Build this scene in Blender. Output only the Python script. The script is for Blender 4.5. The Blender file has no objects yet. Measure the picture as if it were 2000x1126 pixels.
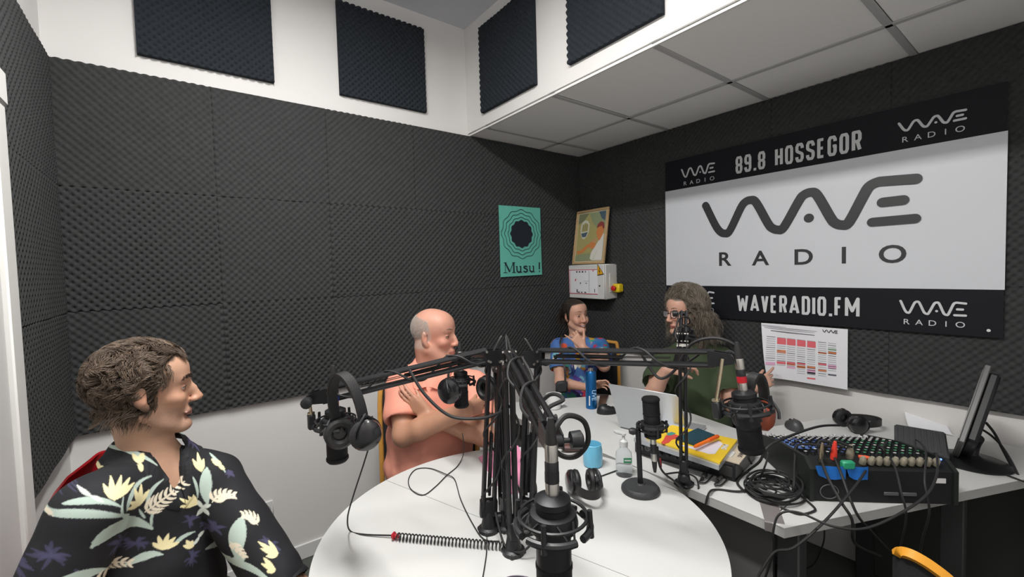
import bpy, bmesh, math, random
import numpy as np
from mathutils import Vector, Matrix
random.seed(7); rng = np.random.default_rng(7)
S = bpy.context.scene; COL = S.collection
PI = math.pi
# ---------------------------------------------------------------- camera
CAM = np.array([-2.6027, -2.4794, 1.4919]); FOC = 853.2116
CAMROT = (0.65146, -0.04319, -0.02769)
def _camframe():
    yaw, pit, rol = CAMROT
    fw = np.array([math.sin(yaw)*math.cos(pit), math.cos(yaw)*math.cos(pit), math.sin(pit)])
    rt = np.array([math.cos(yaw), -math.sin(yaw), 0]); up = np.cross(rt, fw)
    return fw, rt*math.cos(rol)+up*math.sin(rol), -rt*math.sin(rol)+up*math.cos(rol)
FW, RT, UP = _camframe()
cd = bpy.data.cameras.new('camera'); cam = bpy.data.objects.new('camera', cd); COL.objects.link(cam)
cd.sensor_width = 36; cd.lens = FOC/2000*36; cd.clip_start = .02
cam.matrix_world = Matrix(((RT[0],UP[0],-FW[0],CAM[0]),(RT[1],UP[1],-FW[1],CAM[1]),(RT[2],UP[2],-FW[2],CAM[2]),(0,0,0,1)))
S.camera = cam
# ---------------------------------------------------------------- light, exposure
S.view_settings.view_transform = 'Standard'; S.view_settings.look = 'None'
S.view_settings.gamma = 1; S.view_settings.use_curve_mapping = False
S.view_settings.exposure = 0.0
w = bpy.data.worlds.new('world'); S.world = w; w.use_nodes = True
w.node_tree.nodes['Background'].inputs[0].default_value = (.6,.65,.7,1)
w.node_tree.nodes['Background'].inputs[1].default_value = .05
def area(name, loc, size, power, col=(1,.96,.9), rot=(0,0,0)):
    l = bpy.data.lights.new(name, 'AREA'); l.shape = 'RECTANGLE'; l.size, l.size_y = size
    l.energy = power; l.color = col
    o = bpy.data.objects.new(name, l); COL.objects.link(o); o.location = loc; o.rotation_euler = rot
    return o
area('ceiling_tube_light', (-2.30,-1.55,2.945), (.14,1.2), 62, (1,.975,.94))
area('second_tube_light', (-2.30,-2.72,2.945), (.14,.3), 9, (1,.975,.94))
# ---------------------------------------------------------------- pixel -> place (used to take positions off the 2000x1126 photograph)
def ray(u, v): return FW + RT*(u-1000)/FOC - UP*(v-563)/FOC
def at(u, v, x=None, y=None, z=None, d=None):
    r = ray(u, v)
    t = d if d is not None else ((x-CAM[0])/r[0] if x is not None else (y-CAM[1])/r[1] if y is not None else (z-CAM[2])/r[2])
    return CAM + r*t
# ---------------------------------------------------------------- materials
MATS = {}
def mat(name, col, rough=.5, metal=0, noise=0, nscale=40, bump=0, bscale=200, alpha=1, trans=0, emit=0, sheen=0, coat=0, spec=.5, attr=None, sss=0):
    if name in MATS: return MATS[name]
    m = bpy.data.materials.new(name); m.use_nodes = True; nt = m.node_tree; b = nt.nodes['Principled BSDF']
    c = (*col, 1)
    b.inputs['Base Color'].default_value = c; b.inputs['Roughness'].default_value = rough; b.inputs['Metallic'].default_value = metal
    b.inputs['Specular IOR Level'].default_value = spec
    if coat: b.inputs['Coat Weight'].default_value = coat; b.inputs['Coat Roughness'].default_value = .1
    if sheen: b.inputs['Sheen Weight'].default_value = sheen
    if sss: b.inputs['Subsurface Weight'].default_value = sss; b.inputs['Subsurface Radius'].default_value = (.01,.004,.002); b.inputs['Subsurface Scale'].default_value = 1
    if trans: b.inputs['Transmission Weight'].default_value = trans
    if alpha < 1: b.inputs['Alpha'].default_value = alpha
    if emit: b.inputs['Emission Color'].default_value = c; b.inputs['Emission Strength'].default_value = emit
    tc = nt.nodes.new('ShaderNodeTexCoord')
    src = None
    if attr:
        a = nt.nodes.new('ShaderNodeAttribute'); a.attribute_name = attr; src = a.outputs['Color']
        nt.links.new(src, b.inputs['Base Color'])
    if noise:
        n = nt.nodes.new('ShaderNodeTexNoise'); n.inputs['Scale'].default_value = nscale; n.inputs['Detail'].default_value = 4
        nt.links.new(tc.outputs['Object'], n.inputs['Vector'])
        mr = nt.nodes.new('ShaderNodeMapRange'); mr.inputs['To Min'].default_value = 1-noise; mr.inputs['To Max'].default_value = 1+noise
        nt.links.new(n.outputs['Fac'], mr.inputs['Value'])
        mx = nt.nodes.new('ShaderNodeVectorMath'); mx.operation = 'SCALE'
        if src: nt.links.new(src, mx.inputs[0])
        else: mx.inputs[0].default_value = col
        nt.links.new(mr.outputs[0], mx.inputs['Scale']); nt.links.new(mx.outputs[0], b.inputs['Base Color'])
    if bump:
        n2 = nt.nodes.new('ShaderNodeTexNoise'); n2.inputs['Scale'].default_value = bscale; n2.inputs['Detail'].default_value = 3
        nt.links.new(tc.outputs['Object'], n2.inputs['Vector'])
        bp = nt.nodes.new('ShaderNodeBump'); bp.inputs['Strength'].default_value = bump; bp.inputs['Distance'].default_value = .002
        nt.links.new(n2.outputs['Fac'], bp.inputs['Height']); nt.links.new(bp.outputs[0], b.inputs['Normal'])
    MATS[name] = m
    return m
def srgb(r, g, b):
    f = lambda c: ((c/255+.055)/1.055)**2.4 if c > 10 else c/255/12.92
    return (f(r), f(g), f(b))
M_wall = mat('white_wall_paint', (.72,.71,.70), .8, noise=.02, nscale=3, bump=.08, bscale=120)
M_ceil = mat('ceiling_paint', (.62,.64,.68), .9, noise=.02, nscale=4)
M_tile = mat('ceiling_tile_board', (.90,.90,.89), .95, noise=.05, nscale=300, bump=.3, bscale=400)
M_tbar = mat('tee_bar_enamel', (.48,.48,.48), .5, noise=.02)
M_foam = mat('charcoal_foam', (.046,.0485,.049), .95, noise=.18, nscale=35, bump=.3, bscale=500, spec=.15)
M_foam2 = mat('charcoal_foam_worn', (.047,.049,.0495), .95, noise=.2, nscale=30, bump=.3, bscale=500, spec=.15)
M_floor = mat('dark_grey_floor_vinyl', (.070,.078,.068), .8, noise=.25, nscale=220)
M_table = mat('white_laminate', (.60,.605,.595), .42, noise=.015, nscale=6)
M_edge = mat('grey_edge_band', (.44,.44,.43), .5, noise=.03)
M_black = mat('black_plastic', (.013,.014,.016), .42, noise=.12, nscale=60)
M_blackm = mat('black_powder_coat', (.014,.014,.016), .36, metal=.3, noise=.15, nscale=90)
M_rub = mat('black_rubber', (.016,.016,.017), .65, noise=.1)
M_mic = mat('matte_black_metal', (.016,.017,.02), .45, metal=.4, noise=.1)
M_grille = mat('black_wire_grille', (.010,.010,.012), .6, metal=.5, bump=1, bscale=900)
M_silver = mat('satin_silver', (.55,.53,.50), .3, metal=1, noise=.05)
M_brass = mat('nickel_brass_post', (.62,.53,.38), .28, metal=1, noise=.05)
M_pad = mat('black_leatherette', (.015,.015,.016), .5, noise=.15, bump=.4, bscale=350)
M_blue = mat('blue_band_ring', srgb(30,70,170), .4)
M_red = mat('red_band_ring', srgb(185,25,40), .4)
M_wood = mat('yellow_wood', srgb(205,150,70), .45, noise=.2, nscale=25)
M_white = mat('white_plastic', (.72,.72,.72), .4, noise=.02)
M_paper = mat('white_paper', (.80,.81,.85), .7, noise=.01)
M_dkfab = mat('black_seat_fabric', (.015,.015,.017), .9, noise=.2, bump=.5)
# ---------------------------------------------------------------- mesh builder
def nrm(v): v = np.asarray(v, float); return v/(np.linalg.norm(v)+1e-12)
def frame(z, xhint=(1,0,0)):
    z = nrm(z); x = np.asarray(xhint, float); x = x-z*(x@z)
    if np.linalg.norm(x) < 1e-4: x = np.array([0,1.,0])-z*z[1]
    x = nrm(x); return np.array([x, np.cross(z, x), z]).T        # columns x y z
class MB:
    def __init__(s): s.v = []; s.f = []; s.m = []; s.mi = 0
    def add(s, vs, fs):
        o = len(s.v); s.v.extend([tuple(map(float, p)) for p in vs])
        for f in fs: s.f.append(tuple(i+o for i in f)); s.m.append(s.mi)
        return s
    def box(s, c, size, R=None, bev=0):
        R = np.eye(3) if R is None else R; hx, hy, hz = [a/2 for a in size]; b = min(bev, hx*.9, hy*.9, hz*.9)
        vs = []; idx = {}
        if b <= 0:
            P = [(x,y,z) for x in (-hx,hx) for y in (-hy,hy) for z in (-hz,hz)]
            F = [(0,1,3,2),(4,6,7,5),(0,4,5,1),(2,3,7,6),(0,2,6,4),(1,5,7,3)]
            return s.add([np.asarray(c)+R@np.array(p) for p in P], F)
        P = []
        for sx in (-1,1):
            for sy in (-1,1):
                for sz in (-1,1):
                    idx[(sx,sy,sz)] = len(P)
                    P += [(sx*hx,sy*(hy-b),sz*(hz-b)),(sx*(hx-b),sy*hy,sz*(hz-b)),(sx*(hx-b),sy*(hy-b),sz*hz)]
        F = []
        def q(a, ax): return idx[a]+ax
        for sx in (-1,1):
            F.append([q((sx,-1,-1),0),q((sx,1,-1),0),q((sx,1,1),0),q((sx,-1,1),0)][::sx])
            F.append([q((-1,sx,-1),1),q((-1,sx,1),1),q((1,sx,1),1),q((1,sx,-1),1)][::sx])
            F.append([q((-1,-1,sx),2),q((1,-1,sx),2),q((1,1,sx),2),q((-1,1,sx),2)][::sx])
        for a in (-1,1):
            for c2 in (-1,1):
                F.append([q((a,c2,-1),0),q((a,c2,-1),1),q((a,c2,1),1),q((a,c2,1),0)][::-a*c2])
                F.append([q((a,-1,c2),0),q((a,-1,c2),2),q((a,1,c2),2),q((a,1,c2),0)][::a*c2])
                F.append([q((-1,a,c2),1),q((-1,a,c2),2),q((1,a,c2),2),q((1,a,c2),1)][::-a*c2])
                for d in (-1,1): F.append([q((a,c2,d),0),q((a,c2,d),1),q((a,c2,d),2)][::a*c2*d])
        return s.add([np.asarray(c)+R@np.array(p) for p in P], F)
    def tube(s, pts, r, n=8, cap=True, closed=False, hint=None):
        pts = [np.asarray(p, float) for p in pts]; N = len(pts)
        rs = r if hasattr(r, '__len__') else [r]*N
        x = None; vs = []
        for i in range(N):
            if closed: t = pts[(i+1)%N]-pts[i-1]
            else: t = pts[min(i+1,N-1)]-pts[max(i-1,0)]
            t = nrm(t)
            if x is None:
                x = np.array(hint if hint is not None else ((0,0,1) if abs(t[2]) < .9 else (1,0,0)), float)
            x = nrm(x-t*(x@t)); y = np.cross(t, x)
            for k in range(n):
                a = 2*PI*k/n; vs.append(pts[i]+rs[i]*(math.cos(a)*x+math.sin(a)*y))
        fs = []
        for i in range(N if closed else N-1):
            j = (i+1)%N
            for k in range(n): fs.append((i*n+k, i*n+(k+1)%n, j*n+(k+1)%n, j*n+k))
        if cap and not closed: fs += [tuple(range(n))[::-1], tuple((N-1)*n+k for k in range(n))]
        return s.add(vs, fs)
    def ribbon(s, pts, w, t, normals):
        """band of width w (along normals x tangent) and thickness t"""
        pts = [np.asarray(p, float) for p in pts]; N = len(pts); vs = []; fs = []
        for i in range(N):
            tg = nrm(pts[min(i+1,N-1)]-pts[max(i-1,0)]); nn = np.asarray(normals[i] if hasattr(normals[0], '__len__') else normals, float)
            nn = nrm(nn-tg*(nn@tg)); sd = np.cross(tg, nn); ww = w[i] if hasattr(w, '__len__') else w
            for a, b in ((-1,-1),(1,-1),(1,1),(-1,1)): vs.append(pts[i]+sd*a*ww/2+nn*b*t/2)
        for i in range(N-1):
            for k in range(4): fs.append((i*4+k, i*4+(k+1)%4, (i+1)*4+(k+1)%4, (i+1)*4+k))
        fs += [(3,2,1,0), tuple((N-1)*4+k for k in range(4))]
        return s.add(vs, fs)
    def lathe(s, prof, c=(0,0,0), axis=(0,0,1), n=20, sx=1, hint=(1,0,0)):
        R = frame(axis, hint); c = np.asarray(c, float); vs = []; fs = []
        for (r, z) in prof:
            for k in range(n):
                a = 2*PI*k/n; vs.append(c+R@np.array([r*sx*math.cos(a), r*math.sin(a), z]))
        L = len(prof)
        for i in range(L-1):
            for k in range(n): fs.append((i*n+k, i*n+(k+1)%n, (i+1)*n+(k+1)%n, (i+1)*n+k))
        fs += [tuple(range(n))[::-1], tuple((L-1)*n+k for k in range(n))]
        return s.add(vs, fs)
    def ball(s, c, r, n=12, R=None):
        r = np.array(r if hasattr(r, '__len__') else [r]*3, float); R = np.eye(3) if R is None else R
        vs = []; fs = []; m = max(6, n//2+2)
        for i in range(1, m):
            ph = PI*i/m
            for k in range(n):
                a = 2*PI*k/n; vs.append(np.asarray(c)+R@(r*np.array([math.sin(ph)*math.cos(a), math.sin(ph)*math.sin(a), math.cos(ph)])))
        vs += [np.asarray(c)+R@(r*np.array([0,0,1])), np.asarray(c)+R@(r*np.array([0,0,-1]))]
        for i in range(m-2):
            for k in range(n): fs.append((i*n+k, (i+1)*n+k, (i+1)*n+(k+1)%n, i*n+(k+1)%n))
        T = (m-1)*n
        for k in range(n): fs.append((T, k, (k+1)%n)); fs.append((T+1, (m-2)*n+(k+1)%n, (m-2)*n+k))
        return s.add(vs, fs)
    def prism(s, poly, z0, z1, R=None, c=(0,0,0)):
        """poly: list of (x,y) counter-clockwise"""
        R = np.eye(3) if R is None else R; c = np.asarray(c, float); n = len(poly)
        vs = [c+R@np.array([x,y,z0]) for x,y in poly]+[c+R@np.array([x,y,z1]) for x,y in poly]
        fs = [tuple(range(n))[::-1], tuple(range(n,2*n))]+[(k,(k+1)%n,n+(k+1)%n,n+k) for k in range(n)]
        return s.add(vs, fs)
def mesh_of(mb, name, mats, smooth=True, M=None):
    me = bpy.data.meshes.new(name)
    v = mb.v
    if M is not None:
        A = np.array(M.inverted()); V = np.array(v); v = (V@A[:3,:3].T+A[:3,3]).tolist()
    me.from_pydata(v, [], mb.f)
    mats = mats if isinstance(mats, (list,tuple)) else [mats]
    for m in mats: me.materials.append(m)
    if len(mats) > 1: me.polygons.foreach_set('material_index', mb.m)
    me.update()
    if len(mb.f) < 6000:
        bm = bmesh.new(); bm.from_mesh(me); bmesh.ops.recalc_face_normals(bm, faces=bm.faces); bm.to_mesh(me); bm.free()
    if smooth:
        me.shade_smooth(); me.set_sharp_from_angle(angle=math.radians(38))
    return me
def props(o, label=None, cat=None, group=None, kind=None):
    if label: o['label'] = label
    if cat: o['category'] = cat
    if group: o['group'] = group
    if kind: o['kind'] = kind
    return o
def root(name, label, cat, loc=(0,0,0), R=None, group=None, kind=None):
    o = bpy.data.objects.new(name, None); COL.objects.link(o); o.empty_display_size = .05
    M = Matrix.Translation(Vector([float(a) for a in loc]))
    if R is not None: M = M@Matrix([[float(a) for a in row] for row in R]).to_4x4()
    o.matrix_world = M; ROOTM[o.name] = M
    return props(o, label, cat, group, kind)
ROOTM = {}
def part(rt, name, mb, mats, label=None, local=False, smooth=True, kind=None):
    """mesh in world coordinates (or the root's own, local=True) as a child of rt"""
    M = ROOTM[rt.name]
    me = mesh_of(mb, name, mats, smooth, None if local else M)
    o = bpy.data.objects.new(name, me); COL.objects.link(o); o.parent = rt; ROOTM[o.name] = M
    return props(o, label, kind=kind)
def thing(name, mb, mats, label=None, cat=None, group=None, kind=None, smooth=True, loc=None):
    """one-mesh thing, mesh given in world coordinates"""
    V = np.array(mb.v); 
    loc = [(V[:,0].min()+V[:,0].max())/2, (V[:,1].min()+V[:,1].max())/2, V[:,2].min()] if loc is None else loc
    M = Matrix.Translation(Vector([float(a) for a in loc])); me = mesh_of(mb, name, mats, smooth, M)
    o = bpy.data.objects.new(name, me); COL.objects.link(o); o.matrix_world = M; ROOTM[o.name] = M
    return props(o, label, cat, group, kind)
def inst(rt, name, me, M, label=None):
    """child sharing mesh data, M relative to rt"""
    o = bpy.data.objects.new(name, me); COL.objects.link(o); o.parent = rt; o.matrix_local = M
    return props(o, label)
def spline(pts, n=8, closed=False):
    pts = [np.asarray(p, float) for p in pts]; N = len(pts); out = []
    rngi = range(N) if closed else range(N-1)
    for i in rngi:
        g = lambda j: pts[j%N] if closed else pts[max(0,min(N-1,j))]
        p0,p1,p2,p3 = g(i-1),g(i),g(i+1),g(i+2)
        for k in range(n):
            t = k/n; out.append(.5*((2*p1)+(-p0+p2)*t+(2*p0-5*p1+4*p2-p3)*t*t+(-p0+3*p1-3*p2+p3)*t**3))
    if not closed: out.append(pts[-1])
    return out
def m4(c, R=None):
    M = Matrix.Translation(Vector([float(a) for a in c]))
    return M if R is None else M@Matrix([[float(a) for a in r] for r in R]).to_4x4()
T = .75
PEOPLE = True
# ================================================================ ROOM
ZC, ZU, XL, XS, YF = 2.37, 3.06, -2.985, -1.045, -3.1
def struct(name, mb, m, **k): return thing(name, mb, m, kind='structure', **k)
struct('floor', MB().box((-1.45,-1.5,-.05), (3.4,3.6,.1)), M_floor)
WB = struct('wall_back', MB().box((-1.49,.05,1.6), (3.2,.1,3.2)), M_wall)
WR = struct('wall_right', MB().box((.05,-1.5,1.6), (.1,3.4,3.2)), M_wall)
WL = struct('wall_left', MB().box((XL-.05,-1.5,1.6), (.1,3.4,3.2)), M_wall)
struct('wall_front', MB().box((-1.49,YF-.05,1.6), (3.2,.1,3.2)), M_wall)
struct('ceiling', MB().box((-2.0,-1.5,ZU+.05), (2.2,3.4,.1)), M_ceil)
SO = struct('wall_bulkhead', MB().box((XS+.03,-1.55,(ZC+ZU)/2+.01), (.06,3.1,ZU-ZC-.02)).box((-.52,-1.55,ZC+.10), (1.04,3.1,.1)), M_wall)
struct('baseboard_back', MB().box((-1.49,-.006,.04), (2.98,.012,.08), bev=.003), M_white)
# lowered ceiling: tiles and tee bars
LC = struct('ceiling_lowered', MB().box((XS/2,-1.55,ZC+.045), (1.03,3.08,.01)), M_tbar)
xs = [(XS+.008, -.4232-.012), (-.4232+.012, -.004)]; ye = [0, -.2155]+[-.2155-.6*k for k in range(1, 5)]+[-3.1]
tcache = {}
for (xa, xb) in xs:
    for i in range(len(ye)-1):
        ya, yb = ye[i]-(.012 if i else 0), ye[i+1]+.012
        wx, wy = xb-xa, ya-yb; key = (round(wx,3), round(wy,3))
        if key not in tcache: tcache[key] = mesh_of(MB().box((0,0,0), (wx,wy,.012), bev=.003), 'ceiling_tile', M_tile)
        inst(LC, 'ceiling_tile', tcache[key], ROOTM[LC.name].inverted()@Matrix.Translation(((xa+xb)/2,(ya+yb)/2,ZC+.010+.004*random.random())))
g = MB().box((-.4232,-1.55,ZC+.004), (.024,3.08,.008), bev=.001)
for y in ye[1:-1]: g.box((XS/2,y,ZC+.0035), (1.03,.024,.007), bev=.001)
part(LC, 'tee_grid', g, M_tbar)
part(LC, 'edge_angle', MB().box((XS+.004,-1.55,ZC+.004), (.010,3.08,.009)), M_wall)
struct('trim_1', MB().box((-2.30,-1.55,ZU-.055), (.17,1.26,.11), bev=.01).box((-2.30,-2.72,ZU-.055), (.17,.34,.11), bev=.01), M_white)
# door on the left wall with its white frame
yd = at(40,600,x=XL+.030)[1]; D = MB()
D.box((XL+.015,yd-.045,1.0), (.030,.09,2.0), bev=.004).box((XL+.018,yd-.95,1.0), (.036,.09,2.0), bev=.004).box((XL+.018,yd-.4975,2.02), (.036,.995,.09), bev=.004)
DR = thing('door_1', D, mat('door_frame_paint', (.78,.78,.76), .45, noise=.02), kind='structure')
part(DR, 'door_leaf', MB().box((XL+.008,yd-.4975,.985), (.02,.81,1.96), bev=.003), mat('door_leaf_paint', (.70,.70,.69), .5, noise=.02))
part(DR, 'door_handle', MB().tube([(XL+.02,yd-.84,1.0),(XL+.06,yd-.84,1.0)], .009).tube([(XL+.06,yd-.84,1.0),(XL+.06,yd-.73,1.0)], .009), M_silver)
# ---------------------------------------------------------------- convoluted foam
def foam_mesh(w, h, var=0, name='foam_panel', p=.0333, t=.032, m=None):
    """egg-crate slab; local x width, z height, sticks out along -y"""
    n = 6; nx = max(8, int(round(w/p*n))); nz = max(8, int(round(h/p*n)))
    X, Z = np.meshgrid(np.linspace(-w/2, w/2, nx+1), np.linspace(0, h, nz+1), indexing='ij')
    ph = 0 if var % 2 == 0 else PI/2
    s = np.sin(2*PI*X/p+ph)*np.sin(2*PI*Z/p+ph)
    if var < 2: H = .027-.011*(.5-.5*s)**1.6
    else: H = .028-.015*(.5-.5*s)**3.0
    H = H+.0012*np.sin(X*23+var)*np.cos(Z*17)
    edge = np.minimum(np.minimum(X+w/2, w/2-X), np.minimum(Z, h-Z)); H = H-.001*(edge < .003)
    V = np.stack([X, -H, Z], -1).reshape(-1,3); a = np.arange((nx+1)*(nz+1)).reshape(nx+1, nz+1)
    F = np.stack([a[:-1,:-1], a[1:,:-1], a[1:,1:], a[:-1,1:]], -1).reshape(-1,4)
    rim = np.concatenate([a[:,0], a[-1,1:], a[-2::-1,-1], a[0,-2:0:-1]]); k = len(rim); o = len(V)
    B = V[rim].copy(); B[:,1] = 0; V = np.concatenate([V, B])
    nb = np.roll(np.arange(k), -1)
    F2 = np.stack([rim, np.arange(k)+o, nb+o, rim[nb]], -1)
    me = bpy.data.meshes.new(name); me.from_pydata(V.tolist(), [], np.concatenate([F, F2]).tolist())
    me.materials.append(m or (M_foam if var != 1 else M_foam2)); me.shade_smooth(); me.set_sharp_from_angle(angle=1.2); me.update()
    return me
fcache = {}
def foam(rt, w, h, var, pos, face, name='foam_panel'):
    """pos: centre of the bottom edge on the wall; face: 'y' faces -y, 'x' faces -x, 'l' faces +x"""
    key = (round(w,3), round(h,3), var)
    if key not in fcache: fcache[key] = foam_mesh(w, h, var)
    rz = {'y':0, 'x':-PI/2, 'l':PI/2}[face]
    M = Matrix.Translation(pos)@Matrix.Rotation(rz, 4, 'Z')
    return inst(rt, name, fcache[key], ROOTM[rt.name].inverted()@M)
zr = [.87, 1.37, 1.87]
cols = [(-2.972,-2.441),(-2.441,-1.941),(-1.941,-1.441),(-1.441,-.941),(-.941,-.441),(-.441,-.020)]
for r, z in enumerate(zr):
    for c, (a, b) in enumerate(cols):
        if r == 1 and c == 2: a, b = -1.941, -.941
        if r == 1 and c == 3: continue
        v = [[0,2,0,3,0,2],[3,0,2,0,3,0],[1,0,1,0,0,1]][r][c]
        foam(WB, b-a, .5, v, ((a+b)/2,-.001,z+random.uniform(0,.0006)), 'y')
yc = [-.020]+[-.44-.5*k for k in range(6)]
for r, z in enumerate(zr):
    for c in range(6):
        a, b = yc[c], yc[c+1]
        if b < -3.09: b = -3.09
        foam(WR, a-b, .5, [[0,3,0,2,0,3],[2,0,3,0,2,0],[0,1,0,1,0,1]][r][c], (-.001,(a+b)/2,z+random.uniform(0,.0006)), 'x')
for r, z in enumerate(zr): foam(WL, .002-yd-.03, .4995, [0,2,0][r], (XL+.001,(yd-.034)/2-.0,z), 'l')
foam(WL, .995, .30, 0, (XL+.001,yd-.4975,2.07), 'l'); foam(WL, .5, .30, 1, (XL+.001,yd-1.25,2.07), 'l')
for i in range(2): foam(WL, .498, .498, 0, (XL+.001,yd-1.25,.87+.5*i), 'l')
# four loose absorber squares high on the white walls
def absorber(pos, face, label, w=.51, h=.50, var=3):
    key = ('abs', round(w,3), round(h,3), var)
    if key not in fcache: fcache[key] = foam_mesh(w, h, var, 'acoustic_panel', m=mat('blue_black_foam', (.024,.029,.036), .95, noise=.15, nscale=35, spec=.15))
    o = bpy.data.objects.new('acoustic_panel', fcache[key]); COL.objects.link(o)
    o.matrix_world = Matrix.Translation(pos)@Matrix.Rotation({'y':0,'x':-PI/2}[face], 4, 'Z')
    props(o, label, 'acoustic panel', 'square foam absorbers high on the white walls')
absorber((-2.436,-.001,2.452), 'y', 'dark foam square high on the white back wall, the one nearest the left corner', .52, .5)
absorber((-1.603,-.001,2.465), 'y', 'dark foam square on the white back wall, left side of the inner corner')
absorber((XS-.001,-.455,2.462), 'x', 'dark foam square on the white bulkhead face, right beside the inner corner', .51, .51)
absorber((XS-.001,-1.212,2.468), 'x', 'dark foam square on the brightly lit end of the white bulkhead face', .515, .5, 0)
# ================================================================ LETTERING
M_wh_ink = mat('white_lettering', (.62,.64,.66), .5, noise=.01)
M_bk_ink = mat('black_lettering', (.028,.03,.033), .45, noise=.02)
def discs(mb, c, r, z0, z1, fr, n=16):
    O, A, B, N = fr; mb.prism([(c[0]+r*math.cos(2*PI*k/n), c[1]+r*math.sin(2*PI*k/n)) for k in range(n)], z0, z1, np.array([A,B,N]).T, O)
def stroke(mb, pts, wd, fr, z0=.0, z1=.001, roundcap=True):
    """flat stroke along 2-D pts in frame fr=(origin, a, b, normal): one strip per segment and a dot per joint, each a hair above the last"""
    O, A, B, N = fr; R = np.array([A,B,N]).T; P = [np.array(p, float) for p in pts]; n = len(P); k = [getattr(mb, 'lay', 0)]
    def put(q2, w_=None):
        k[0] += 1; z = z1+1.5e-5*k[0]; mb.add([np.asarray(O)+R@np.array([q[0],q[1],z]) for q in q2], [tuple(range(len(q2)))])
    def dot(c): put([(c[0]+wd/2*math.cos(2*PI*j/16), c[1]+wd/2*math.sin(2*PI*j/16)) for j in range(16)])
    for i in range(n-1):
        d = nrm(P[i+1]-P[i]); nn = np.array([-d[1], d[0]])*wd/2; put([P[i]-nn, P[i+1]-nn, P[i+1]+nn, P[i]+nn])
    for i in range(1, n-1): dot(P[i])
    if roundcap or np.linalg.norm(P[0]-P[-1]) < 1e-6: dot(P[0]); dot(P[-1])
    mb.lay = k[0]
GL = {
'8': [[(.2,.5),(0,.62),(0,.85),(.2,1),(.8,1),(1,.85),(1,.62),(.8,.5),(.2,.5),(0,.38),(0,.15),(.2,0),(.8,0),(1,.15),(1,.38),(.8,.5)]],
'9': [[(1,.5),(.2,.5),(0,.62),(0,.85),(.2,1),(.8,1),(1,.85),(1,.15),(.8,0),(.2,0),(0,.15),(0,.25)]],
'H': [[(0,0),(0,1)],[(1,0),(1,1)],[(0,.5),(1,.5)]],
'O': [[(.5,0),(.2,0),(0,.14),(0,.86),(.2,1),(.8,1),(1,.86),(1,.14),(.8,0),(.5,0)]],
'S': [[(1,.75),(1,.86),(.8,1),(.2,1),(0,.86),(0,.66),(.1,.58),(.9,.42),(1,.34),(1,.14),(.8,0),(.2,0),(0,.14),(0,.25)]],
'E': [[(1,1),(0,1),(0,0),(1,0)],[(0,.5),(.9,.5)]],
'F': [[(1,1),(0,1),(0,0)],[(0,.5),(.85,.5)]],
'G': [[(1,.75),(1,.86),(.8,1),(.2,1),(0,.86),(0,.14),(.2,0),(.8,0),(1,.14),(1,.48),(.6,.48)]],
'R': [[(0,0),(0,1),(.8,1),(1,.86),(1,.6),(.8,.48),(0,.48)],[(.6,.48),(1,0)]],
'W': [[(0,1),(.22,0),(.5,.75),(.78,0),(1,1)]],
'A': [[(0,0),(.5,1),(1,0)],[(.2,.25),(.8,.25)]],
'V': [[(0,1),(.5,0),(1,1)]],
'D': [[(0,0),(0,1),(.75,1),(1,.86),(1,.14),(.75,0),(0,0)]],
'I': [[(.5,0),(.5,1)]],
'M': [[(0,0),(0,1),(.5,.3),(1,1),(1,0)]],
'.': [[(.35,0),(.65,0)]],
}
GW = {'E':.72, 'F':.70, 'I':.25, '.':.3, 'W':1.35, 'M':1.25, ' ':.6, 'A':1.05}
def block_text(mb, txt, a0, a1, b0, b1, fr, wd, z1=.001, slant=0):
    tot = sum(GW.get(ch, .82) for ch in txt)+.22*(len(txt)-1); u = (a1-a0)/tot; a = a0; h = b1-b0
    for ch in txt:
        g = GW.get(ch, .82)*u
        if mb.f: part(BN, 'letter', mb, M_wh_ink)
        mb = MB()
        if ch == '.': stroke(mb, [(a+.1*wd,b0+wd/2),(a+wd*1.1,b0+wd/2)], wd, fr, 0, z1, False); a += g+.22*u; continue
        for pl in GL.get(ch, []):
            stroke(mb, [(a+wd/2+(g-wd)*x if g > wd else a+g/2, b0+wd/2+(h-wd)*y) for x, y in pl], wd, fr, 0, z1, False)
        a += g+.22*u
    part(BN, 'letter', mb, M_wh_ink)
def text_mesh(txt, size, m, name, extr=.0006, offset=0, sx=1, align='CENTER', spacing=1):
    cu = bpy.data.curves.new(name, 'FONT'); cu.body = txt; cu.size = size; cu.extrude = extr; cu.offset = offset
    cu.align_x = align; cu.align_y = 'CENTER'; cu.space_character = spacing; cu.resolution_u = 4
    ob = bpy.data.objects.new(name, cu); COL.objects.link(ob)
    bpy.context.view_layer.update()
    me = bpy.data.meshes.new_from_object(ob.evaluated_get(bpy.context.evaluated_depsgraph_get())); me.name = name
    bpy.data.objects.remove(ob)
    v = np.empty(len(me.vertices)*3, 'f'); me.vertices.foreach_get('co', v); v = v.reshape(-1,3); v[:,0] *= sx; me.vertices.foreach_set('co', v.ravel())
    me.materials.clear(); me.materials.append(m)
    return me
def text_part(rt, name, txt, size, m, pos, A, B, N, **k):
    me = text_mesh(txt, size, m, name, **k); R = np.array([A,B,N]).T
    return inst(rt, name, me, ROOTM[rt.name].inverted()@m4(pos, R))
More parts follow.
